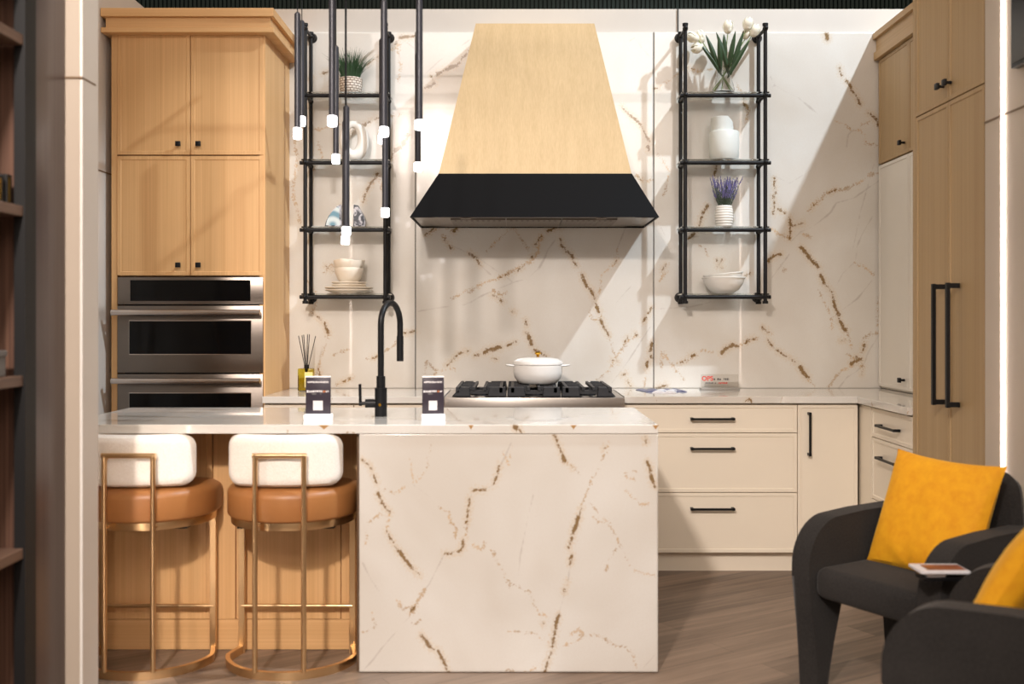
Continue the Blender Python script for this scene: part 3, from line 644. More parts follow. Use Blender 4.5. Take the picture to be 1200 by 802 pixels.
# ---- rangetop
rt = thing('rangetop', 'stainless steel gas rangetop with black cast iron grates', 'cooktop', (.1, 5.4, .765))
rx0, rx1 = xs_[1]+.003, xs_[2]-.003
MB().box(rx0, rx1, 5.07, 5.695, .765, .913, .004).build('body', M['steel'], rt)
for k in range(6):
    x = rx0+.08+k*(rx1-rx0-.16)/5
    q = MB().cyl((x, 5.07, .825), (x, 5.035, .825), .024, .02, 24).build('control_knob', M['steel'], rt)
gx = [(530-CX)/225, (594-CX)/225, (657-CX)/225, (720.5-CX)/225]
for k in range(3):
    a, b = gx[k]+.002, gx[k+1]-.002; m = MB()
    y0, y1 = 5.12, 5.67; z0, z1 = .915, .962
    def endcap(xa, xb, sl, sr):
        # chunky tapered front foot
        for (ya, yb) in ((y0, y0+.05), (y1-.05, y1)):
            m.prism([(xa, z0), (xb, z0), (xb-sr, z1), (xa+sl, z1)], lambda u, v: (u, ya, v), lambda u, v: (u, yb, v), .003, 1)
    w = (b-a)
    sl = .045 if k == 0 else .006; sr = .045 if k == 2 else .006
    endcap(a, a+w*.34, sl, .006); endcap(b-w*.34, b, .006, sr)
    for yy in (y0+.11, (y0+y1)/2-.03, (y0+y1)/2+.03, y1-.11):
        m.box(a+.03, a+w*.38, yy-.008, yy+.008, z1-.02, z1); m.box(b-w*.38, b-.03, yy-.008, yy+.008, z1-.02, z1)
    for xx in (a+w*.40, b-w*.40): m.box(xx-.007, xx+.007, y0+.01, y1-.01, z1-.016, z1)
    m.box(a+.02, a+.036, y0, y1, z0+.02, z1); m.box(b-.036, b-.02, y0, y1, z0+.02, z1)
    m.box(a+w*.3, b-w*.3, y0+.02, y0+.035, z0+.012, z0+.03)
    m.build('grate', M['iron'], rt, smooth=False)
    for yy in (y0+.15, y1-.15):
        MB().lathe([(0, .913), (.05, .913), (.05, .925), (.034, .927), (.034, .936), (0, .938)], ((a+b)/2, yy, 0), 28).build('burner', M['iron'], rt)

# ---- dutch oven
px_ = (630-CX)/213.5; py_ = 5.42; zb = .963
po = thing('dutch_oven', 'white enamelled round dutch oven standing on the rangetop', 'pot', (px_, py_, zb))
MB().lathe([(0, 0), (.085, 0), (.105, .006), (.125, .03), (.134, .06), (.134, .10), (.131, .104), (.124, .104), (.124, .06), (.10, .02), (0, .015)], (px_, py_, zb), 56).build('pot_body', M['enamel'], po)
MB().lathe([(.136, .105), (.137, .112), (.132, .124), (.11, .136), (.06, .143), (0, .145)], (px_, py_, zb), 56).build('lid', M['enamel'], po)
MB().lathe([(.008, .145), (.008, .155), (.016, .16), (.018, .168), (.012, .174), (0, .175)], (px_, py_, zb), 24).build('lid_knob', M['goldknob'], po)
for sgn in (-1, 1):
    pts = [(px_+sgn*(.125+.042*math.sin(a)), py_+.045*math.cos(a), zb+.098+.003*math.sin(a)) for a in [PI*i/12 for i in range(13)]]
    MB().sweep(pts, [(.009*math.cos(b), .005*math.sin(b)) for b in [2*PI*j/10 for j in range(10)]]).build('side_handle', M['enamel'], po)

# ---- range hood
hd = thing('range_hood', 'large tapered oak range hood with black steel skirt above the rangetop', 'hood', (.107, 5.45, 1.838))
def frustum(m, b, t_, yb0, yt0, zb_, zt_, y1=YW-.001):
    v = [m.bm.verts.new(p) for p in ((b[0], yb0, zb_), (b[1], yb0, zb_), (b[1], y1, zb_), (b[0], y1, zb_), (t_[0], yt0, zt_), (t_[1], yt0, zt_), (t_[1], y1, zt_), (t_[0], y1, zt_))]
    for f in ((0, 1, 5, 4), (1, 2, 6, 5), (3, 0, 4, 7), (4, 5, 6, 7), (2, 3, 7, 6), (0, 3, 2, 1)): m.bm.faces.new([v[i] for i in f])
P1, P2, P3 = 227., 219.5, 214.
zA, zB, zC = zy(254.5, P1), zy(203.5, P2), zy(27.5, P3)
m = MB(); frustum(m, ((514.2-CX)/P2, (740.2-CX)/P2), ((557.5-CX)/P3, (696.5-CX)/P3), F/P2+.004, F/P3, zB, zC)
m.build('oak_canopy', M['oak_pale'], hd, smooth=False)
bx0, bx1 = (480.3-CX)/P1, (772.6-CX)/P1
m = MB(); y1 = YW-.001
bq = [(bx0, F/P1), (bx1, F/P1), (bx1, y1), (bx0, y1)]; tq = [((514-CX)/P2, F/P2), ((740.5-CX)/P2, F/P2), ((740.5-CX)/P2, y1), ((514-CX)/P2, y1)]
vb = [m.bm.verts.new((x, y, zA)) for x, y in bq]; vt = [m.bm.verts.new((x, y, zB)) for x, y in tq]
for i in range(4): m.bm.faces.new((vb[i], vb[(i+1) % 4], vt[(i+1) % 4], vt[i]))
m.bm.faces.new(vt)
vi = [m.bm.verts.new((x+(.012 if x < .1 else -.012), y+(.012 if y < 5.5 else -.004), zA)) for x, y in bq]
for i in range(4): m.bm.faces.new((vb[i], vi[i], vi[(i+1) % 4], vb[(i+1) % 4]))
m.build('black_skirt', M['hood_black'], hd, smooth=False)
m = MB()
# recessed stainless liner
ix0, ix1, iy0, iy1 = bx0+.012, bx1-.012, F/P1+.012, YW-.012
m.box(ix0+.10, ix1-.10, iy0+.06, iy1-.06, zA+.005, zA+.02)
for (a, b, c_, d_) in ((ix0, ix0+.1, iy0, iy1), (ix1-.1, ix1, iy0, iy1), (ix0, ix1, iy0, iy0+.06), (ix0, ix1, iy1-.06, iy1)):
    m.box(a, b, c_, d_, zA+.004, zA+.008)
m.build('liner', M['steel'], hd, smooth=False)
for k in range(3):
    w = .29; a = .107-.44+k*.295
    q = MB().box(a, a+w, iy0+.10, iy1-.1, zA-.004, zA+.006)
    for j in range(9): q.box(a+.02+j*.029, a+.032+j*.029, iy0+.13, iy1-.13, zA-.007, zA-.003)
    q.build('baffle_filter', M['steel_d'], hd, smooth=False)
for x in (-.25, .46):
    MB().cyl((x, iy0+.07, zA+.003), (x, iy0+.07, zA-.002), .03, seg=24).build('hood_lamp', M['chrome'], hd)

# ---- wall racks
def rack(xl, xr, label, ztop=2.962):
    Yf, Yb = 5.56, 5.715
    t = thing('wall_shelf', label, 'shelf', ((xl+xr)/2, YW, 1.41))
    LV = [2.562, 2.187, 1.812, 1.438]
    for x in (xl, xr):
        for y, zt_ in ((Yf, ztop), (Yb, ztop-.004)):
            q = MB().cyl((x, y, 1.405), (x, y, zt_), .0108, seg=16)
            q.cyl((x, y, zt_-.012), (x, y, zt_+.002), .016, seg=16); q.cyl((x, y, 1.40), (x, y, 1.415), .016, seg=16)
            q.build('post', M['black'], t)
    for x in (xl, xr):
        for z in LV + [2.935]:
            q = MB().cyl((x, Yf-.018, z), (x, Yb+.02, z), .009, seg=14); q.ball((x, Yf, z), .0155); q.ball((x, Yb, z), .0155)
            q.ball((x, Yf-.018, z), .012)
            q.build('bracket', M['black'], t)
        for z in (2.935, 1.438):
            MB().cyl((x, Yb+.012, z), (x, YW, z), .022, .03, 24).build('wall_flange', M['black'], t)
    for z in LV:
        MB().cyl((xl-.03, Yf, z-.001), (xr+.03, Yf, z-.001), .0108, seg=14).build('rail', M['black'], t)
        MB().box(xl-.02, xr+.02, Yf-.01, Yb+.02, z+.011, z+.019, .001).build('glass_shelf', M['shelf_glass'], t, smooth=False)
    return t
rack(-1.163, -.717, 'black pipe wall rack with glass shelves left of the hood')
rack(.957, 1.4035, 'black pipe wall rack with glass shelves right of the hood')
SH = [2.582, 2.207, 1.832, 1.458]   # tops of the glass
YSH = 5.635; PS = F/YSH

# grass in basket
x = (411-CX)/PS
t = thing('potted_grass', 'dark green grass plant in a white woven basket pot on top left shelf', 'plant', (x, YSH, SH[0]))
MB().lathe([(0, 0), (.052, 0), (.058, .01), (.064, .05), (.064, .088), (.061, .092), (.057, .088), (.057, .07), (0, .07)], (x, YSH, SH[0]), 40).build('basket_pot', M['weave'], t)
m = MB()
for i in range(420):
    a = random.uniform(0, 2*PI); r = .05*math.sqrt(random.random()); ln = random.uniform(.10, .20); lean = random.uniform(.05, .45)*(r/.05+.25)
    b = Vector((x+r*math.cos(a), YSH+r*math.sin(a), SH[0]+.07)); w = .0022
    pr = None
    for k in range(5):
        s = k/4; p = b + Vector((math.cos(a)*lean*ln*s*s*1.5, math.sin(a)*lean*ln*s*s*.6, ln*s*(1-.2*lean*s)))
        ww = w*(1-s*.9); q = (m.bm.verts.new(p+Vector((-ww, 0, 0))), m.bm.verts.new(p+Vector((ww, random.uniform(-.001, .001), 0))))
        if pr: m.bm.faces.new((pr[0], pr[1], q[1], q[0]))
        pr = q
m.build('grass_blades', M['grass'], t, recalc=False)
# ring sculpture
x = (414-CX)/PS; cz = SH[1]+.120
m = MB(); R0, n = .082, 48; pts = []; rad = []
for i in range(n):
    a = 2*PI*i/n; pts.append((x+.053*math.sin(a), YSH+.02*math.sin(a), cz+.088*math.cos(a))); rad.append(1.0+.22*(-math.cos(a)) + .2*math.sin(a))
m.sweep(pts, [(.027*math.cos(b), .024*math.sin(b)) for b in [2*PI*j/16 for j in range(16)]], up=(0, 1, 0), closed=True, radii=rad)
o = tag(m.build('ring_sculpture', M['white_cer']), 'white ceramic ring sculpture standing on second left shelf', 'ornament')
# agates
def slab_shape(name, poly, y0, y1, mat, label):
    m = MB(); m.prism(poly, lambda u, v: (u, y0, v), lambda u, v: (u, y1, v), .002, 1)
    t = thing(name, label, 'bookend', (poly[0][0], (y0+y1)/2, SH[2])); m.build('crust', M['agate_rim'], t, smooth=False)
    cx = sum(p[0] for p in poly)/len(poly); cz_ = sum(p[1] for p in poly)/len(poly)
    p2 = [(cx+(u-cx)*.84, cz_+(v-cz_)*.84) for u, v in poly]
    m = MB(); m.prism(p2, lambda u, v: (u, y0-.0015, v), lambda u, v: (u, y0+.004, v)); m.build('polished_face', mat, t, smooth=False)
    return t
def sp(pts, z): return [((u-CX)/PS, z+(268.5-v)/PS) for u, v in pts]
slab_shape('agate_bookend', sp([(381, 268.5), (382.5, 262), (386, 255), (391, 248), (396, 243.5), (399.5, 242), (400, 268.5)], SH[2]), YSH-.02, YSH+.03, M['agate'], 'pale blue polished agate bookend, left one of the pair on third shelf')
slab_shape('agate_bookend', sp([(414.5, 268.5), (415, 242), (420, 243), (423, 250), (427, 256), (428.5, 262), (428, 268.5)], SH[2]), YSH-.02, YSH+.03, M['agate_rim'], 'dark and white rough agate bookend, right one of the pair on third shelf')
# plates and bowls
x = (409-CX)/PS; z = SH[3]
def plate(z, r, label):
    m = MB().lathe([(0, .004), (r*.55, .004), (r*.6, 0), (r*.66, 0), (r*.68, .005), (r*.97, .016), (r, .020), (r*.985, .0225), (r*.7, .011), (0, .009)], (x, YSH, z), 56)
    o = tag(m.build('plate', M['cream_cer']), label, 'plate', 'plates stacked on the lower left shelf')
    return o
plate(z, .135, 'cream dinner plate, bottom of the stack on lower left shelf')
plate(z+.0135, .137, 'cream dinner plate, second from bottom of the stack')
plate(z+.030, .098, 'small cream plate, third from bottom of the stack')
plate(z+.043, .098, 'small cream plate directly under the stacked bowls')
def bowl_w(z, r, h, label, wob=0):
    m = MB().lathe([(0, .006), (r*.45, .006), (r*.5, 0), (r*.56, .002), (r*.8, h*.3), (r*.97, h*.7), (r, h*.97), (r*.985, h), (r*.95, h*.97), (r*.9, h*.6), (r*.5, h*.12), (0, h*.08)], (x, YSH, z), 56)
    if wob:
        for v in m.bm.verts:
            a = math.atan2(v.co.y-YSH, v.co.x-x); k = (v.co.z-z)/h
            v.co.z += wob*k*k*math.sin(3*a+1); d = 1+.02*math.sin(9*a)*k; v.co.x = x+(v.co.x-x)*d; v.co.y = YSH+(v.co.y-YSH)*d
    return tag(m.build('bowl', M['cream_cer']), label, 'bowl', 'cream bowls stacked on the plates')
bowl_w(z+.059, .082, .086, 'smooth cream bowl under the scalloped bowl on the plate stack')
bowl_w(z+.109, .088, .08, 'cream bowl with scalloped rim on top of the plate stack', .004)

# right rack
# vase of tulips
x = (847.5-CX)/PS; z = SH[0]
m = MB().lathe([(0, .004), (.05, .004), (.062, .012), (.064, .03), (.052, .075), (.036, .12), (.034, .15), (.04, .17), (.0375, .17), (.0315, .15), (.0335, .12), (.049, .076), (.060, .032), (.055, .016), (0, .012)], (x, YSH, z), 48)
tag(m.build('glass_vase', M['vase_glass']), 'clear glass vase on the top right shelf holding white tulips', 'vase')
def leafblade(m, b, tip, side, w, bend):
    b = Vector(b); tip = Vector(tip); side = Vector(side).normalized(); pr = None; n = 9
    for k in range(n+1):
        s = k/n; p = b.lerp(tip, s) + Vector(bend)*math.sin(PI*s)
        ww = w*math.sin(PI*min(1, s*.93+.05))**.8; cup = Vector((0, ww*.5, 0))
        q = (m.bm.verts.new(p-side*ww+cup), m.bm.verts.new(p), m.bm.verts.new(p+side*ww+cup))
        if pr:
            m.bm.faces.new((pr[0], pr[1], q[1], q[0])); m.bm.faces.new((pr[1], pr[2], q[2], q[1]))
        pr = q
def tpx(u, v): return ((u-CX)/PS, CH+(CY-v)/PS)
tul = [((813, 46), (-.9, .35), 'far left lower'), ((822.5, 43.5), (-.4, .9), ''), ((819.5, 55.5), (-.8, -.3), ''), ((852, 35.5), (0, 1), ''), ((875, 31.5), (.25, .95), ''), ((874.5, 41), (.2, .9), ''), ((883, 38.5), (.45, .85), '')]
lab = ['white tulip leaning farthest left out of the glass vase', 'white tulip upright in the left cluster, second from left', 'white tulip drooping lowest in the left cluster', 'white tulip standing upright in the middle of the vase', 'white tulip highest on the right side of the vase', 'small white tulip between the two larger right ones', 'white tulip farthest right beside the rack post']
lf = [[((842, 80), (826, 43))], [((846, 84), (820, 53))], [((844, 82), (840, 45))], [((849, 70), (847, 42)), ((852, 80), (860, 39))], [((856, 82), (871, 37))], [((852, 86), (878, 48))], [((854, 84), (838, 40))]]
for i, ((u, v), dr, _) in enumerate(tul):
    hx, hz = tpx(u, v); yy = YSH + random.uniform(-.03, .03)
    t = thing('tulip', lab[i], 'flower', (x, YSH, z+.02), 'white tulips in the glass vase')
    ft = (x - (hx-x)*.38, YSH+random.uniform(-.03, .03), z+.018)
    crs = Vector((x+(hx-x)*.03, YSH, z+.105)); hp = Vector((hx, yy, hz)); d = Vector((dr[0], 0, dr[1])).normalized()
    base = hp - d*.022
    pts = []
    A, B, C_, D_ = Vector(ft), crs, crs.lerp(base, .6)+Vector((0, 0, .01)), base
    for k in range(15):
        s = k/14
        pts.append(((1-s)**3)*A + 3*s*(1-s)**2*(B*1.0) + 3*s*s*(1-s)*C_ + s**3*D_)
    MB().tube(pts, .0028, 8).build('stem', M['stem'], t)
    q = d.to_track_quat('Z', 'Y').to_matrix(); r = .030 if i != 5 else .024
    m = MB()
    for k in range(6):
        a0 = k*PI/3; rr = r*(1 if k % 2 else .86)
        # petal: curved patch
        rows = []
        for iu in range(7):
            uu = iu/6; rowv = []
            for iv in range(5):
                vv = (iv/4-.5); ang = a0 + vv*1.5*math.sin(PI*min(1, .25+uu*.72))
                rad_ = rr*(math.sin(PI*(.12+uu*.70))**.8)*(1+.05*math.cos(vv*3)); hh = -.02+.05*uu*(r/.022)
                rowv.append(m.bm.verts.new(hp + q @ Vector((rad_*math.cos(ang), rad_*math.sin(ang), hh))))
            rows.append(rowv)
        for a_, b_ in zip(rows, rows[1:]):
            for j in range(4): m.bm.faces.new((a_[j], a_[j+1], b_[j+1], b_[j]))
    m.ball(hp, r*.8, (1, 1, 1.15), 14, 10, q)
    m.build('bloom', M['petal'], t, recalc=False)
    for (b_, e_) in lf[i]:
        bx, bz = tpx(*b_); ex, ez = tpx(*e_); m = MB()
        leafblade(m, (bx, YSH-.01, bz-.03), (ex, YSH-.03+random.uniform(-.02, .02), ez), (ez-bz, .0, -(ex-bx)), .0145, ((ex-bx)*-.05, -.015, 0))
        m.build('leaf', M['leaf'], t, recalc=False)
# jug
x = (848.5-CX)/PS; z = SH[1]
t = thing('ceramic_vase', 'pale canister vase with slanted neck on second right shelf', 'vase', (x, YSH, z))
MB().lathe([(0, 0), (.06, 0), (.074, .006), (.083, .03), (.084, .06), (.084, .158), (.079, .166), (.062, .168)], (x, YSH, z), 56).build('body', M['sage_cer'], t)
m = MB().lathe([(.064, .166), (.0635, .243), (.056, .246), (.056, .17)], (x-.012, YSH, z), 48)
for v in m.bm.verts:
    if v.co.z > z+.2:
        v.co.z += -.75*max(0, (v.co.x-x-.01)); v.co.x = x-.004 + (v.co.x-x+.004)*.96
m.build('neck', M['sage_cer'], t)
# lavender
x = (848.5-CX)/PS; z = SH[2]
t = thing('potted_lavender', 'purple lavender bunch in a ribbed white pot on third right shelf', 'plant', (x, YSH, z))
prof = [(0, 0), (.042, 0)]
for k in range(8):
    zc = .006+k*.0145; rr = .044+.008*math.sin(PI*(k+.5)/8); prof += [(rr-.0025, zc), (rr+.001, zc+.004), (rr+.001, zc+.0095), (rr-.0025, zc+.0138)]
prof += [(.043, .122), (.038, .12), (.038, .1), (0, .1)]
MB().lathe(prof, (x, YSH, z), 44).build('ribbed_pot', M['white_cer'], t)
ms, mf = MB(), MB()
for i in range(75):
    a = random.uniform(0, 2*PI); sp_ = random.random()**.6; ln = random.uniform(.09, .185)
    b = Vector((x+.028*sp_*math.cos(a), YSH+.028*sp_*math.sin(a), z+.1)); tp = b + Vector((math.cos(a)*sp_*.075*ln/.15, math.sin(a)*sp_*.05, ln+.005))
    ms.cyl(b, tp, .0011, .0009, 5)
    for k in range(5):
        s = .25+.12*k; p = b.lerp(tp, s*.9); aa = random.uniform(0, 6.3); e = p+Vector((math.cos(aa)*.014, math.sin(aa)*.014, .016)); ms.cyl(p, e, .0016, .0004, 4)
    d = (tp-b).normalized()
    for k in range(7):
        p = tp - d*(.042-.007*k); off = Vector((random.uniform(-1, 1), random.uniform(-1, 1), random.uniform(-1, 1)))*.0022
        mf.ball(p+off, .0042*(1-.07*k), (1, 1, 1.3), 6, 5)
ms.build('stems', M['lavstem'], t); mf.build('blossoms', M['lav'], t)
# bowls right
x = (848-CX)/PS; z = SH[3]
def salad(r, h, label, tilt=0.0, z=z, x=x):
    rot = Matrix.Rotation(tilt, 3, 'Y')
    m = MB().lathe([(0, .003), (r*.35, .003), (r*.38, 0), (r*.44, .002), (r*.7, h*.25), (r*.9, h*.65), (r*.96, h*.93), (r, h*.94), (r, h), (r*.95, h), (r*.9, h*.7), (r*.68, h*.3), (r*.3, h*.08), (0, h*.07)], (x, YSH, z), 56, rot)
    return tag(m.build('salad_bowl', M['white_cer']), label, 'bowl', 'nested salad bowls on the lower right shelf')
salad(.122, .092, 'large white salad bowl resting on the lowest right shelf')
salad(.112, .088, 'tilted white salad bowl nested inside the larger one', -.10, z+.026, x+.006)

# ---- back counter items
x = (357.5-CX)/212.; y = 5.55; z = .915
t = thing('reed_diffuser', 'yellow glass reed diffuser on counter beside the oak tower', 'diffuser', (x, y, z))
m = MB().box(x-.044, x+.044, y-.03, y+.03, z, z+.125, .006); m.build('bottle', M['amber'], t)
MB().box(x-.037, x+.037, y-.024, y+.024, z+.006, z+.07, .003).build('liquid', plain('yellow_oil', (196, 176, 40), .2), t)
MB().box(x-.005, x+.04, y-.0315, y-.0302, z+.02, z+.105).build('paper_label', M['label_y'], t, smooth=False)
MB().cyl((x, y, z+.122), (x, y, z+.145), .014, seg=20).build('bottle_neck', M['black'], t)
for dx_, dy_ in ((-.045, .0), (-.03, .02), (-.012, -.02), (.003, .01), (.012, .02), (.052, -.01)):
    MB().cyl((x-dx_*.35, y-dy_*.4, z+.01), (x+dx_, y+dy_, z+.315-abs(dx_)*.2), .0022, seg=6).build('reed', M['reed'], t)
# card stand
cx0, cx1 = (820.5-CX)/207, (864-CX)/207; y = 5.62; z = .915
t = thing('acrylic_card_stand', 'clear acrylic sign with red lettering on the back counter', 'sign', ((cx0+cx1)/2, y, z))
MB().box(cx0-.004, cx1+.004, y-.03, y+.03, z, z+.012, .002).build('base', plain('grey_acrylic', (150, 146, 140), .3), t)
MB().box(cx0, cx1, y-.002, y+.002, z+.012, z+.088).build('clear_panel', M['acrylic'], t, smooth=False)
def text(body, size, x, y, z, mat, parent, name='lettering', bold=0.0, align='LEFT'):
    cu = bpy.data.curves.new('tmp', 'FONT'); cu.body = body; cu.size = size; cu.extrude = .0002; cu.offset = bold; cu.align_x = align
    o = bpy.data.objects.new('tmp', cu); COL.objects.link(o)
    dg = bpy.context.evaluated_depsgraph_get(); me = bpy.data.meshes.new_from_object(o.evaluated_get(dg))
    bpy.data.objects.remove(o); me.materials.clear()
    me.transform(Matrix.Translation((x, y, z)) @ Matrix.Rotation(PI/2, 4, 'X'))
    return link_mesh(name, me, mat, parent, smooth=False)
text('OPS', .036, cx0+.004, y-.0035, z+.052, M['red_ink'], t, bold=.0012)
def greek(parent, x0, x1, z0, h, y, mat, seed, name='print_line', gap=.25):
    r = random.Random(seed); m = MB(); x = x0
    while x < x1-.001:
        w = r.uniform(.5, .9)*h
        if r.random() > gap*.35: m.box(x, min(x+w, x1), y-.0003, y, z0+(0 if r.random() < .8 else h*.15), z0+h*(1 if r.random() < .7 else .85))
        x += w+h*.22
    return m.build(name, mat, parent, smooth=False)
greek(t, cx0+.062, cx1-.052, z+.054, .012, y-.0025, M['grey_ink'], 1, gap=.1)
greek(t, cx0+.025, cx0+.085, z+.034, .009, y-.0025, M['greybox'], 2, gap=.1)
greek(t, cx0+.10, cx0+.15, z+.034, .009, y-.0025, M['red_ink'], 3, gap=.1)
# leaflets
for i, (u0, u1, yy, rz, mt, lb) in enumerate(((750, 776, 5.52, .2, 'paper_blue', 'dark printed leaflet lying left on the counter right of the rangetop'), (764, 790, 5.45, -.25, 'paper', 'pale open leaflet lying between the two darker leaflets'), (781, 800, 5.53, .1, 'paper_blue', 'dark printed leaflet lying right of the pale one'))):
    a = (u0-CX)/211; b = (u1-CX)/211; c = (a+b)/2; m = MB(); w = (b-a)/2
    n = 8; top = []
    for j in range(n+1):
        s = -1+2*j/n; hz = .003+.005*abs(math.sin(s*PI))*(1 if i != 1 else 1.4)
        top.append((s*w, hz))
    poly = top + [(w, .0), (-w, .0)]
    m.prism(poly[::-1], lambda u, v: (u, -.09, v), lambda u, v: (u, .09, v))
    m.xf(Matrix.Translation((c, yy, .9155+i*.0)) @ Matrix.Rotation(rz, 4, 'Z'))
    tag(m.build('leaflet', M[mt], smooth=False), lb, 'leaflet', 'printed leaflets on the back counter')

# ---- right upper cabinets, appliance garage, pantry
XU = 2.1
u = thing('wall_cabinet', 'oak wall cabinet with crown above the white cupboard in right corner', 'cabinet', (XU+.17, 5.1, 2.2))
MB().box(XU+.021, XR-.001, YP+.001, YW-.001, 2.203, 2.86).build('carcass', M['oak_dull'], u, smooth=False)
for a, b, kn in ((5.31, YW-.012, True), (4.90, 5.306, False), (YP+.003, 4.896, True)):
    d = front('door', a, b, 2.205, 2.80, XU, M['oak_dull'], u, face='-x'); 
    if kn: knob(d, XU, a+.045 if a > 5 else a+.05, 2.262, face='-x')
m = MB()
m.box(XU-.03, XR-.001, YP+.001, YW-.001, 2.925, 2.96, .002); m.box(XU-.01, XR-.001, YP+.001, YW-.001, 2.85, 2.925); m.box(XU-.025, XR-.001, YP+.001, YW-.001, 2.805, 2.85, .003)
m.build('crown', M['oak_y'], u, smooth=False)
g = thing('counter_cabinet', 'white lacquered counter cupboard below the oak wall cabinet', 'cabinet', (XU+.17, 5.1, .92))
MB().box(XU+.021, XR-.001, YP+.003, YW-.001, .917, 2.198).build('carcass', M['cream_box'], g, smooth=False)
for a, b, kn in ((5.31, YW-.012, True), (4.90, 5.306, False), (YP+.005, 4.896, True)):
    d = front('door', a, b, .93, 2.195, XU, M['cream_box'], g, face='-x')
    if kn: knob(d, XU, a+.045 if a > 5 else a+.05, .985, face='-x')
# pantry
YQ = 3.792
p = thing('pantry_cabinet', 'tall oak pantry with two long black pull handles', 'cabinet', (XF+.3, 4.13, 0))
MB().box(XF+.021, XR-.001, YQ, YP, 0, 2.87).build('carcass', M['oak_dull'], p, smooth=False)
MB().box(XF, XF+.02, YP-.03, YP, .1, 2.87).build('stile', M['oak_dull'], p, smooth=False)
ym = 4.108
m = MB(); m.box(XF-.04, XR-.001, YQ, YP+.02, 2.925, 2.96, .002); m.box(XF-.02, XR-.001, YQ, YP+.01, 2.87, 2.925); m.build('crown', M['oak_y'], p, smooth=False)
for (za, zb_, up) in ((2.212, 2.865, 1), (.105, 2.207, 0)):
    for k, (a, b) in enumerate(((ym+.002, YP-.032), (YQ+.002, ym-.002))):
        d = front('door', a, b, za, zb_, XF, M['oak_dull'], p, face='-x')
        if up: knob(d, XF, ym+.04 if k == 0 else ym-.03, 2.28, face='-x')
        else:
            hy = ym+.035 if k == 0 else ym-.10
            bar_handle(d, (XF, hy, .955), (XF, hy, 1.458), (-.045, 0, 0), r=.0075, post=.02)

# ------------------------------------------------------------------ island
IY0, IY1 = 3.69, 4.42; PI_ = F/IY0
ix0, ix1 = -1.70, (771-CX)/PI_
sl = thing('island_worktop', 'white veined quartz slab on top of the kitchen island', 'worktop', ((ix0+ix1)/2, 4.05, .887))
MB().box(ix0, ix1, IY0-.006, IY1, .887, .92, .002).build('slab', M['stone_p'], sl, smooth=False)
for px0, w in ((380, .02), (768, .012), (672, .012), (552, .01)):
    xx = (px0-CX)/PI_
    m = MB(); m.prism([(xx-w, .9185), (xx+w, .919), (xx+w*.3, .908), (xx, .902), (xx-w*.4, .91)], lambda u, v: (u, IY0-.0065, v), lambda u, v: (u, IY0-.004, v)); m.build('gold_vein', plain('gold_vein', (176, 136, 84), .3), sl, smooth=False)
isl = thing('kitchen_island', 'kitchen island with veined quartz front and oak knee recess', 'island', (-.3, 4.05, 0))
pxa = (421-CX)/PI_
vein_grid('stone_panel', pxa, ix1, 0.003, .8865, IY0, PI_, IV, .006, M['stone'], isl, depth=.73)
YR = 3.965
MB().box(ix0, pxa-.012, YR, IY1-.02, 0, .885).build('body', M['oak'], isl, smooth=False)
MB().box(pxa-.012, pxa-.001, IY0+.02, IY1-.02, 0, .885).build('shade_panel', plain('recess_shade_brown', (92, 70, 50), .5), isl, smooth=False)  # dark colour stands in for the shadow in the knee recess
PR = F/YR
for a, b in (((60-CX)/PR, (250-CX)/PR), ((251.5-CX)/PR, (277-CX)/PR), ((278.5-CX)/PR, (400-CX)/PR), ((401-CX)/PR, pxa-.013)):
    a = max(a, ix0)
    if b-a > .1: front('panel', a, b, zy(725, PR)+.002, .884, YR-.016, M['oak'], isl, rim=.03, dep=.003, th=.016)
    else: MB().box(a, b, YR-.016, YR, zy(725, PR)+.002, .884).build('panel', M['oak'], isl, smooth=False)
MB().box(ix0, pxa-.013, YR-.016, YR, .002, zy(725, PR)).build('plinth', M['oak_x'], isl, smooth=False)

# faucet
fx, fy = (446.5-CX)/291., 4.01
t = thing('kitchen_faucet', 'matt black gooseneck faucet standing on the island worktop', 'faucet', (fx, fy, .92))
MB().cyl((fx, fy, .92), (fx, fy, 1.035), .0245, seg=32).cyl((fx, fy, 1.035), (fx, fy, 1.082), .018, seg=28).build('body', M['black'], t)
ddx, ddy = .058, .17; L = math.hypot(ddx, ddy); r = L/2; zt_ = 1.378-r
pts = [(fx, fy, 1.08), (fx, fy, 1.18)] + [(fx+ddx*(1-math.cos(a))/2, fy+ddy*(1-math.cos(a))/2, zt_+r*math.sin(a)) for a in [PI*i/24 for i in range(25)]] + [(fx+ddx, fy+ddy, 1.20)]
MB().tube(pts, .0125, 16, up=(1, -.3, 0)).build('spout', M['black'], t)
MB().cyl((fx+ddx, fy+ddy, 1.135), (fx+ddx, fy+ddy, 1.24), .0145, seg=24).build('spray_head', M['black'], t)
h = MB().cyl((fx-.02, fy, .972), (fx-.062, fy, .972), .0175, seg=24).cyl((fx-.06, fy, .972), (fx-.085, fy, .972), .007, seg=14).build('valve', M['black'], t)
MB().tube([(fx-.083, fy, .962), (fx-.083, fy, .99), (fx-.084, fy-.002, 1.05)], .006, 12, up=(1, 0, 0)).build('lever', M['black'], h)
MB().cyl((fx-.001, fy-.0243, .968), (fx-.001, fy-.0252, .968), .006, seg=16).build('emblem', M['goldknob'], t)

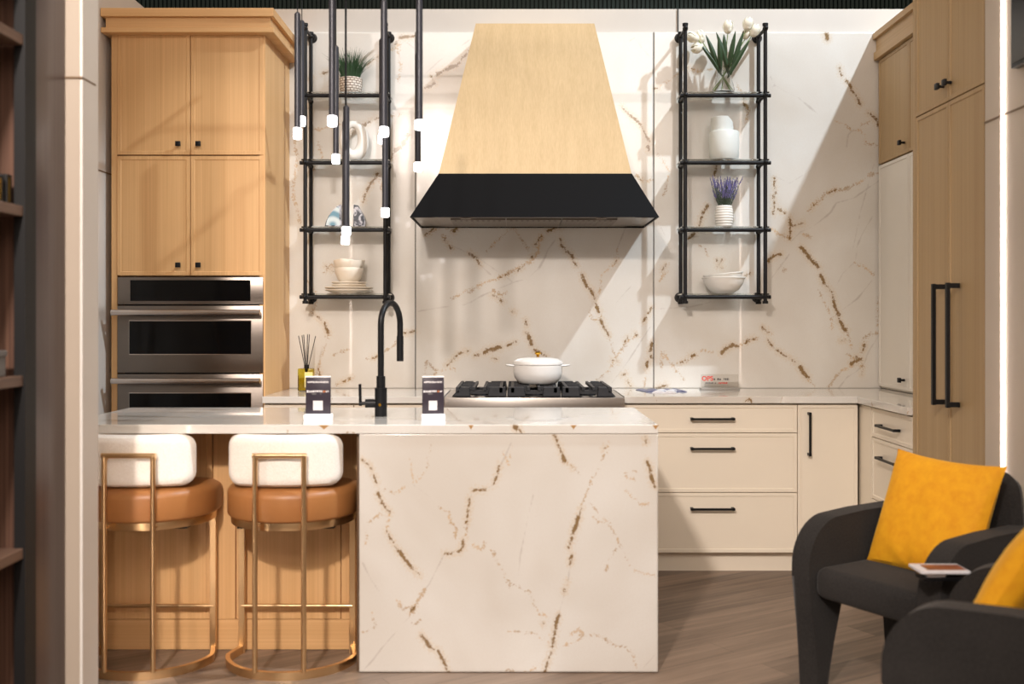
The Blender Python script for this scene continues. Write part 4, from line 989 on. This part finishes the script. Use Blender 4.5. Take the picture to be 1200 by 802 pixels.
# signs
def sign(xc, w, y, rz, label):
    t = thing('counter_sign', label, 'sign', (0, 0, 0), 'dark card signs on the island'); 
    h = .143
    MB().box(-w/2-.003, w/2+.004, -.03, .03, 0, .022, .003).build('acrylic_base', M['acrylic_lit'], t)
    c = MB().box(-w/2, w/2, -.004, .004, .022, .022+h, .001).build('card', M['sign'], t)
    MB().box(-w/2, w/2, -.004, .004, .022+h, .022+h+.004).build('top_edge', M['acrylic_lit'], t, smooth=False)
    f = -.0042
    greek(t, -w*.42, w*.42, .022+h*.845, .0068, f, M['white_ink'], 5, gap=.15)
    greek(t, -w*.45, w*.18, .022+h*.585, .0085, f, M['white_ink'], 6, gap=0)
    greek(t, w*.2, w*.30, .022+h*.585, .0085, f, M['orange_ink'], 8, gap=0)
    greek(t, w*.31, w*.43, .022+h*.59, .0065, f, M['white_ink'], 9, gap=0)
    greek(t, -w*.34, w*.12, .022+h*.53, .005, f, M['greybox'], 7, gap=1)
    MB().box(-w*.2, w*.19, f-.0005, f+.0003, .022+h*.10, .022+h*.36, .0002, 1).build('white_square', M['white_ink'], t, smooth=False)
    t.location = (xc, y, .92); t.rotation_euler = (0, 0, rz)
sign((373-CX)/301, .097, 3.88, 0, 'dark card sign on acrylic base left of the faucet')
sign((507.5-CX)/301, .084, 3.88, .12, 'dark card sign on acrylic base right of the faucet')

# ------------------------------------------------------------------ bar stools
def make_stool():
    t = thing('bar_stool', '', 'stool', (0, 0, 0), 'brass and leather bar stools at the island')
    # plan outline: semicircle toward -y (camera), straight toward +y
    def outline(r, yb, n=28, yc=0.0):
        pts = [(r*math.cos(PI+PI*i/n), yc+r*math.sin(PI+PI*i/n)) for i in range(n+1)]
        return [(-r, yb)] + pts + [(r, yb)]
    def drum(m, r, yb, z0, z1, rnd, yc=0, rb=.012):
        # rounded closed D shape built as stacked outlines
        layers = []
        cfg = [(rb, z0), (rb*.3, z0+rb*.4), (0, z0+rb)] + [(rnd*(1-math.cos(a)), z1-rnd*.7+rnd*.7*math.sin(a)) for a in [PI/2*i/5 for i in range(6)]]
        for ins, z in cfg:
            o = []
            rr = r-ins; yy = yb-ins
            for i in range(29): o.append((rr*math.cos(PI+PI*i/28), yc+rr*math.sin(PI+PI*i/28)))
            # far side with rounded corners
            cr = .07
            for i in range(6): a = PI/2*i/5; o.append((rr-cr+cr*math.cos(a), yy-cr+cr*math.sin(a)))
            for i in range(6): a = PI/2+PI/2*i/5; o.append((-rr+cr+cr*math.cos(a), yy-cr+cr*math.sin(a)))
            layers.append([m.bm.verts.new((x, y, z)) for x, y in o])
        n = len(layers[0])
        for A, B in zip(layers, layers[1:]):
            for j in range(n): m.bm.faces.new((A[j], A[(j+1) % n], B[(j+1) % n], B[j]))
        m.bm.faces.new(layers[0][::-1]); m.bm.faces.new(layers[-1])
    R = .25
    m = MB(); drum(m, R, .115, .566, .688, .05); m.build('seat', M['leather'], t)
    m = MB(); drum(m, R-.014, .10, .538, .566, .002, rb=.001); m.build('seat_band', M['gold'], t)
    # backrest: curved rounded cushion
    m = MB(); W = .213; z0, z1 = .694, .886; cr = .05; th = .052
    Rb = .40; yb0 = -.205   # centre front
    prof = []
    n = 8
    def corner(cx, cz, a0): return [(cx+cr*math.cos(a0+PI/2*i/n), cz+cr*math.sin(a0+PI/2*i/n)) for i in range(n+1)]
    # mesh as grid: u across, v up, clipped as superellipse
    NU, NV = 36, 18
    def surf(side):
        g = []
        for iu in range(NU+1):
            row = []
            for iv in range(NV+1):
                a = -1+2*iu/NU; b = -1+2*iv/NV
                # map square to rounded rect
                px = a*W; pz = b*(z1-z0)/2; hx = W; hz = (z1-z0)/2
                qx = abs(px)-(hx-cr); qz = abs(pz)-(hz-cr)
                if qx > 0 and qz > 0:
                    mx = max(qx, qz); l = math.hypot(qx, qz); px = math.copysign(hx-cr+qx*mx/l, px); pz = math.copysign(hz-cr+qz*mx/l, pz)
                    qx = abs(px)-(hx-cr); qz = abs(pz)-(hz-cr); dd = cr-math.hypot(qx, qz)
                else: dd = min(hx-abs(px), hz-abs(pz))
                k = min(1, dd/.028); off = th/2*math.sqrt(max(0, 1-(1-k)**2))
                yy = yb0 + (Rb-math.sqrt(Rb*Rb-px*px))
                row.append(m.bm.verts.new((px, yy+side*off, (z0+z1)/2+pz)))
            g.append(row)
        for iu in range(NU):
            for iv in range(NV):
                m.bm.faces.new((g[iu][iv], g[iu+1][iv], g[iu+1][iv+1], g[iu][iv+1]))
    surf(-1); surf(1); bmesh.ops.remove_doubles(m.bm, verts=m.bm.verts, dist=.0004)
    m.build('backrest', M['boucle'], t)
    # base ring: flat brass bar, U open to the island
    Rr = .245
    pts = [(-.217, .05, .015), (-.232, .0, .015)]
    n = 32
    pts += [(Rr*math.cos(PI+.14+(PI-.28)*i/n), -.015+(.232)*math.sin(PI+.14+(PI-.28)*i/n), .015) for i in range(n+1)]
    pts += [(.232, .0, .015), (.217, .05, .015)]
    m = MB(); m.sweep(pts, [(-.008, -.015), (.008, -.015), (.008, .015), (-.008, .015)]); m.build('base_ring', M['gold'], t)
    for s in (-1, 1):
        MB().box(s*.217-.012, s*.217+.012, .045, .057, .0, .545, .001, 1).build('leg', M['gold'], t)
        MB().cyl((s*.0885, -.2475, .03), (s*.0885, -.2475, .82), .0095, seg=18).build('back_rod', M['gold'], t)
        MB().cyl((s*.0885, -.2475, .80), (s*.0885, -.226, .80), .006, seg=12).cyl((s*.0885, -.2475, .55), (s*.0885, -.21, .55), .006, seg=12).build('rod_fixing', M['gold'], t)
    MB().cyl((-.098, -.2475, .815), (.098, -.2475, .815), .0095, seg=18).build('top_bar', M['gold'], t)
    MB().cyl((-.217, .051, .185), (.217, .051, .185), .008, seg=16).build('footrest', M['gold'], t)
    MB().box(-.18, .18, -.15, .09, .53, .54).build('seat_plate', M['black'], t, smooth=False)
    return t
st = make_stool(); sy = 3.862
st.location = (-.85, sy, 0); st['label'] = 'brass stool with ivory backrest standing next to the quartz island front'
dup(st, (-1.397, sy, 0), 0, 'brass stool with ivory backrest partly hidden by the white jamb')

# ------------------------------------------------------------------ pendants
pend = [  # x px, light top, light bottom, width px, label
 (348.6, 150, 163, 10, 'slim black pendant hanging farthest left, lowest of the left pair'),
 (353.8, 136.5, 148, 8, 'thin black pendant just behind and right of the leftmost one'),
 (389.3, 136, 148, 11, 'black pendant with bright tip in front of the shelved grass plant'),
 (393.7, 181, 192, 9.4, 'black pendant with tip beside the white ring sculpture'),
 (405.8, 266, 276, 10.5, 'black pendant hanging lowest in front of the agate shelf'),
 (404.6, 276.5, 286.5, 10, 'black pendant hidden behind the lowest one, tip just below it'),
 (450, 149, 160, 11, 'black pendant with bright tip over the left rack post'),
 (447.2, 158, 168.5, 7.5, 'thin pendant mostly hidden behind the one at the rack post'),
 (451.3, 244, 254.5, 9.8, 'black pendant over right post of left rack, tip above the faucet'),
 (491.4, 141, 152, 11, 'black pendant hanging farthest right, upper of two'),
 (489.8, 190.5, 201, 9.5, 'black pendant behind the farthest right one, with lower tip'),
]
zc = 2.93
can = thing('light_canopy', 'black ceiling canopy from which the pendants hang above the island', 'light fixture', (-.6, 3.95, zc))
for xx in (-.98, -.27): MB().box(xx-.008, xx+.008, 3.2, 4.92, zc+.014, zc+.03).build('side_rail', M['black'], can, smooth=False)
bm_ = MB().box(XL, XF, 3.93, 3.99, zc+.03, zc+.09).build('trim_9', M['black'], smooth=False); struct(bm_)
for (u, v0, v1, w, lb) in pend:
    P = w/.0345                       # tips share one real size
    y = F/P; xx = (u-CX)/P; za, zb2 = zy(v1, P), zy(v0, P)
    if y > 4.85: P = F/4.85; y = 4.85; xx = (u-CX)/P; za, zb2 = zy(v1, P), zy(v0, P)
    t = thing('pendant_light', lb, 'pendant light', (xx, y, zc), 'slim pendants over the island')
    MB().cyl((xx, y, zb2), (xx, y, zb2+.46), .0125, seg=20).cyl((xx, y, zb2+.46), (xx, y, zb2+.468), .0125, .006, 20).build('tube', M['gunmetal'], t)
    MB().box(-.985, -.265, y-.005, y+.005, zc, zc+.0135).build('cross_bar', M['black'], can, smooth=False)
    MB().cyl((xx, y, zb2+.46), (xx, y, zc+.001), .0022, seg=6).build('cable', M['black'], t)
    m = MB(); m.lathe([(0, za), (.0150, za), (.0172, za+.004), (.0172, zb2-.003), (.014, zb2), (0, zb2)], (xx, y, 0), 20); m.build('crystal_tip', M['crystal'], t)

# ------------------------------------------------------------------ armchairs
def make_chair():
    t = thing('armchair', '', 'armchair', (0, 0, 0), 'charcoal armchairs at the right')
    HW = .258; TH = .08
    # side profile, x forward
    def arc(cx, cz, rx, rz, a0, a1, n=10): return [(cx+rx*math.cos(a0+(a1-a0)*i/n), cz+rz*math.sin(a0+(a1-a0)*i/n)) for i in range(n+1)]
    prof = [(.175, 0), (.262, 0), (.285, .40)] + arc(.125, .44, .16, .17, 0, PI/2) + [(0, .618), (-.12, .619), (-.20, .62)] + arc(-.22, .58, .055, .04, PI/2, PI, 4) + [(-.275, .40), (-.265, 0), (-.20, 0), (-.19, .30)] + arc(-.15, .30, .04, .045, PI, PI/2, 4) + arc(.06, .30, .06, .045, PI/2, 0, 4)
    for s in (-1, 1):
        m = MB(); m.prism(prof, lambda u, v: (u, s*HW-TH/2, v), lambda u, v: (u, s*HW+TH/2, v), .028, 4)
        o = m.build('arm', M['charcoal'], t)
    # seat cushion
    m = MB(); m.box(-.22, .262, -HW+TH/2-.004, HW-TH/2+.004, .335, .445, .035, 4); m.build('seat', M['charcoal'], t)
    # back: shallow curved, narrower at the top
    m = MB(); NU, NV = 24, 20; th = .085; z0, z1 = .33, .785
    def surf(side):
        g = []
        for iu in range(NU+1):
            row = []
            for iv in range(NV+1):
                a = -1+2*iu/NU; b = iv/NV; w = HW+.01 - .05*b**2; cr = .06
                px = a*w; pz = z0+(z1-z0)*b; qx = abs(px)-(w-cr); qz = pz-(z1-cr)
                if qx > 0 and qz > 0:
                    mx = max(qx, qz); l = math.hypot(qx, qz); px = math.copysign(w-cr+qx*mx/l, px); pz = z1-cr+qz*mx/l; dd = cr-mx
                else: dd = min(w-abs(px), z1-pz, (pz-z0))
                k = min(1, max(0, dd)/.04); off = th/2*math.sqrt(max(0, 1-(1-k)**2))
                xx = -.222 - .05*(pz-z0)/(z1-z0) + .03*(px/w)**2
                row.append(m.bm.verts.new((xx+side*off, px, pz)))
            g.append(row)
        for iu in range(NU):
            for iv in range(NV): m.bm.faces.new((g[iu][iv], g[iu+1][iv], g[iu+1][iv+1], g[iu][iv+1]))
    surf(-1); surf(1); bmesh.ops.remove_doubles(m.bm, verts=m.bm.verts, dist=.0004)
    m.build('backrest', M['charcoal'], t)
    return t
ch = make_chair()
C1 = (1.385, 3.43); A1 = math.radians(180+31)
C2 = (1.335, 2.555); A2 = math.radians(180-40)
ch.location = (*C1, 0); ch.rotation_euler = (0, 0, A1); ch['label'] = 'charcoal armchair nearer the kitchen with a full yellow cushion on it'
dup(ch, (*C2, 0), A2, 'charcoal armchair nearest the camera, cropped at the lower right')

def cushion(C, A, u, vlat, zc_, lean, roll, label, S=.216):
    m = MB(); Nn = 34
    def surf(side):
        g = []
        for i in range(Nn+1):
            row = []
            for j in range(Nn+1):
                a = -1+2*i/Nn; b = -1+2*j/Nn
                pin = 1-.075*(1-a*a)*abs(b)**3 ; pin2 = 1-.075*(1-b*b)*abs(a)**3
                X = a*S*pin2*(1-.0*b); Z = b*S*pin
                t_ = max(0, (1-a**2))**.42*max(0, (1-b**2))**.42
                wr = .005*mnoise.noise(Vector((a*2.2, b*2.2, side*3.1)))
                wr += .006*math.sin(9*math.atan2(b+1.1, a*1.0))*max(0, -b-.35)
                Y = side*(.066*t_) + wr*t_
                row.append(m.bm.verts.new((Y, X, Z)))
            g.append(row)
        for i in range(Nn):
            for j in range(Nn): m.bm.faces.new((g[i][j], g[i+1][j], g[i+1][j+1], g[i][j+1]))
    surf(-1); surf(1); bmesh.ops.remove_doubles(m.bm, verts=m.bm.verts, dist=.0003)
    o = m.build('cushion', M['velvet'])
    me = o.data; me.transform(Matrix.Translation((0, 0, -(S)*.0)))
    # origin at the pillow base; place
    R = Matrix.Rotation(A, 3, 'Z') @ Matrix.Rotation(lean, 3, 'Y') @ Matrix.Rotation(roll, 3, 'X')
    loc = Matrix.Rotation(A, 3, 'Z') @ Vector((u, vlat, 0))
    ctr = Vector((C[0]+loc.x, C[1]+loc.y, zc_))
    # mesh origin currently at bottom centre; shift so that the centre is the pivot
    off = R @ Vector((0, 0, -S))
    o.matrix_world = Matrix.Translation(ctr+off) @ R.to_4x4()
    tag(o, label, 'cushion'); return o
cushion(C1, A1, -.065, .02, .628, -.38, -.03, 'yellow velvet cushion fully in view on the farther armchair')
cushion(C2, A2, .03, -.02, .64, -.5, .06, 'yellow velvet cushion cut off by the right edge of the photo')

# slim side table + magazine
tx, ty = 1.27, 3.0
t = thing('side_table', 'slim dark side table between the two charcoal armchairs', 'table', (tx+.03, ty, 0))
MB().box(tx-.05, tx+.13, ty-.03, ty+.03, .528, .54, .002).build('table_top', M['black'], t)
MB().cyl((tx+.08, ty, .01), (tx+.08, ty, .53), .011, seg=16).build('column', M['black'], t)
MB().box(tx, tx+.16, ty-.04, ty+.04, 0, .012, .003).build('foot', M['black'], t)
m = MB().box(-.028, .028, -.03, .03, 0, .012, .001); m.xf(Matrix.Translation((tx-.01, ty, .5405)))
tag(m.build('small_box', M['paper'], smooth=False), 'small white box under the magazine on the side table', 'box')
mg = thing('magazine', 'white magazine with brown cover picture lying on the side table', 'magazine', (tx, ty, .553))
MB().box(tx-.062, tx+.085, ty-.045, ty+.05, .553, .561, .001).build('pages', M['paper'], mg, smooth=False)
MB().box(tx-.035, tx+.08, ty-.028, ty+.035, .5612, .5618).build('cover_picture', M['photo_brown'], mg, smooth=False)

# ------------------------------------------------------------------ left display shelving
xf = -1.394; xb = -1.80
b = thing('display_shelving', 'tall dark walnut shelving with black metal post at left edge', 'shelving', (-1.6, 2.4, 0))
MB().box(xb, xf, 2.905, 3.094, 0, 3.2).build('end_panel', M['walnut_end'], b, smooth=False)
MB().box(xf-.03, xf+.002, 2.84, 2.904, 0, 3.2).build('post', M['dark'], b, smooth=False)
MB().box(xb, xf-.03, 2.88, 2.904, 0, 3.2).build('inner_panel', M['walnut'], b, smooth=False)
MB().box(xb-.03, xb, 1.0, 3.094, 0, 3.2).build('back_panel', M['walnut'], b, smooth=False)
MB().box(xb, xf, 1.0, 2.839, 2.28, 3.2).build('header', plain('slate_header', (70, 72, 80), .5), b, smooth=False)
for z in (2.12, 1.632, 1.148, .656, .16):
    MB().box(xb, xf-.004, 1.0, 2.845, z-.03, z, .002).build('shelf', M['walnut_x'], b, smooth=False)
for i, (yy, w, mt, lb) in enumerate(((2.815, .03, 'dark', 'black box file on the upper walnut shelf, farthest from camera'), (2.765, .04, 'dark', 'black box file on the upper walnut shelf, second from its far end'), (2.70, .04, 'dark', 'black box file on the upper walnut shelf, nearest of the three'))):
    t = thing('box_file', lb, 'box', (xf-.10, yy, 1.633), 'black boxes on the walnut shelving')
    MB().box(xf-.18, xf-.03, yy-w/2, yy+w/2, 1.633, 1.633+.085-.01*i, .002).build('case', M[mt], t, smooth=False)
    MB().box(xf-.0299, xf-.0285, yy-.004, yy+.002, 1.64, 1.71-.01*i).build('gold_spine_mark', M['goldknob'], t, smooth=False)
t = thing('storage_box', 'grey lidded box on the middle walnut shelf', 'box', (xf-.1, 2.74, 1.149))
MB().box(xf-.16, xf-.03, 2.70, 2.795, 1.149, 1.205, .002).build('box', M['greybox'], t, smooth=False)
MB().box(xf-.163, xf-.027, 2.697, 2.798, 1.205, 1.222, .002).build('lid', M['greybox'], t, smooth=False)

# ------------------------------------------------------------------ lights
def spot(name, loc, tgt, energy, col, size, rad, blend=.3):
    l = bpy.data.lights.new(name, 'SPOT'); l.energy = energy; l.color = col; l.spot_size = math.radians(size); l.shadow_soft_size = rad; l.spot_blend = blend
    o = bpy.data.objects.new(name, l); COL.objects.link(o); o.location = loc
    o.rotation_euler = (Vector(tgt)-Vector(loc)).to_track_quat('-Z', 'Y').to_euler(); return o
def area(name, loc, tgt, energy, col, sx, sy_):
    l = bpy.data.lights.new(name, 'AREA'); l.energy = energy; l.color = col; l.shape = 'RECTANGLE'; l.size = sx; l.size_y = sy_
    o = bpy.data.objects.new(name, l); COL.objects.link(o); o.location = loc
    o.rotation_euler = (Vector(tgt)-Vector(loc)).to_track_quat('-Z', 'Y').to_euler(); return o
spot('key_spot', (3.7, 3.0, 6.4), (.9, 5.5, 1.6), 1250, (.79, .90, 1.0), 50, .07, .25)
spot('tower_fill', (-.6, .6, 3.9), (-1.6, 5.2, 1.9), 150, (1.0, .9, .8), 34, .25, .9)  # added soft fill to brighten the oak tower, not a real fitting
spot('front_spot', (-1.0, -.8, 3.6), (-.6, 3.8, .5), 730, (1.0, .88, .80), 60, .12, .8)
area('hall_fill', (0.2, -1.5, 4.2), (0, 5, 1.0), 135, (1.0, .86, .76), 4, 2)
area('over_fill', (-.2, 4.7, 4.4), (-.2, 4.8, 0), 20, (1.0, .86, .74), 3.2, 1.6)
w = bpy.data.worlds.new('hall'); SC.world = w; w.use_nodes = True
nt = w.node_tree; bg = nt.nodes['Background']
tc = nt.nodes.new('ShaderNodeTexCoord'); sx = nt.nodes.new('ShaderNodeSeparateXYZ'); mr = nt.nodes.new('ShaderNodeMapRange'); mx = nt.nodes.new('ShaderNodeMix'); mx.data_type = 'RGBA'
nt.links.new(tc.outputs['Generated'], sx.inputs[0]); nt.links.new(sx.outputs[2], mr.inputs[0]); mr.inputs[1].default_value = -.2; mr.inputs[2].default_value = .8
mx.inputs[6].default_value = (.32, .24, .185, 1); mx.inputs[7].default_value = (.62, .53, .46, 1)
nt.links.new(mr.outputs[0], mx.inputs[0]); nt.links.new(mx.outputs[2], bg.inputs['Color']); bg.inputs['Strength'].default_value = .66

# ------------------------------------------------------------------ camera
cam = bpy.data.cameras.new('camera'); co = bpy.data.objects.new('camera', cam); COL.objects.link(co)
co.location = (0, 0, CH); co.rotation_euler = (PI/2, 0, 0)
cam.sensor_width = 36; cam.lens = F/1200*36
cam.shift_x = -(CX-600)/1200; cam.shift_y = -(401-CY)/1200
cam.dof.use_dof = True; cam.dof.focus_distance = 5.2; cam.dof.aperture_fstop = 1.9
cam.clip_start = .05
SC.camera = co
SC.view_settings.view_transform = 'Standard'; SC.view_settings.look = 'None'; SC.view_settings.exposure = 0.12
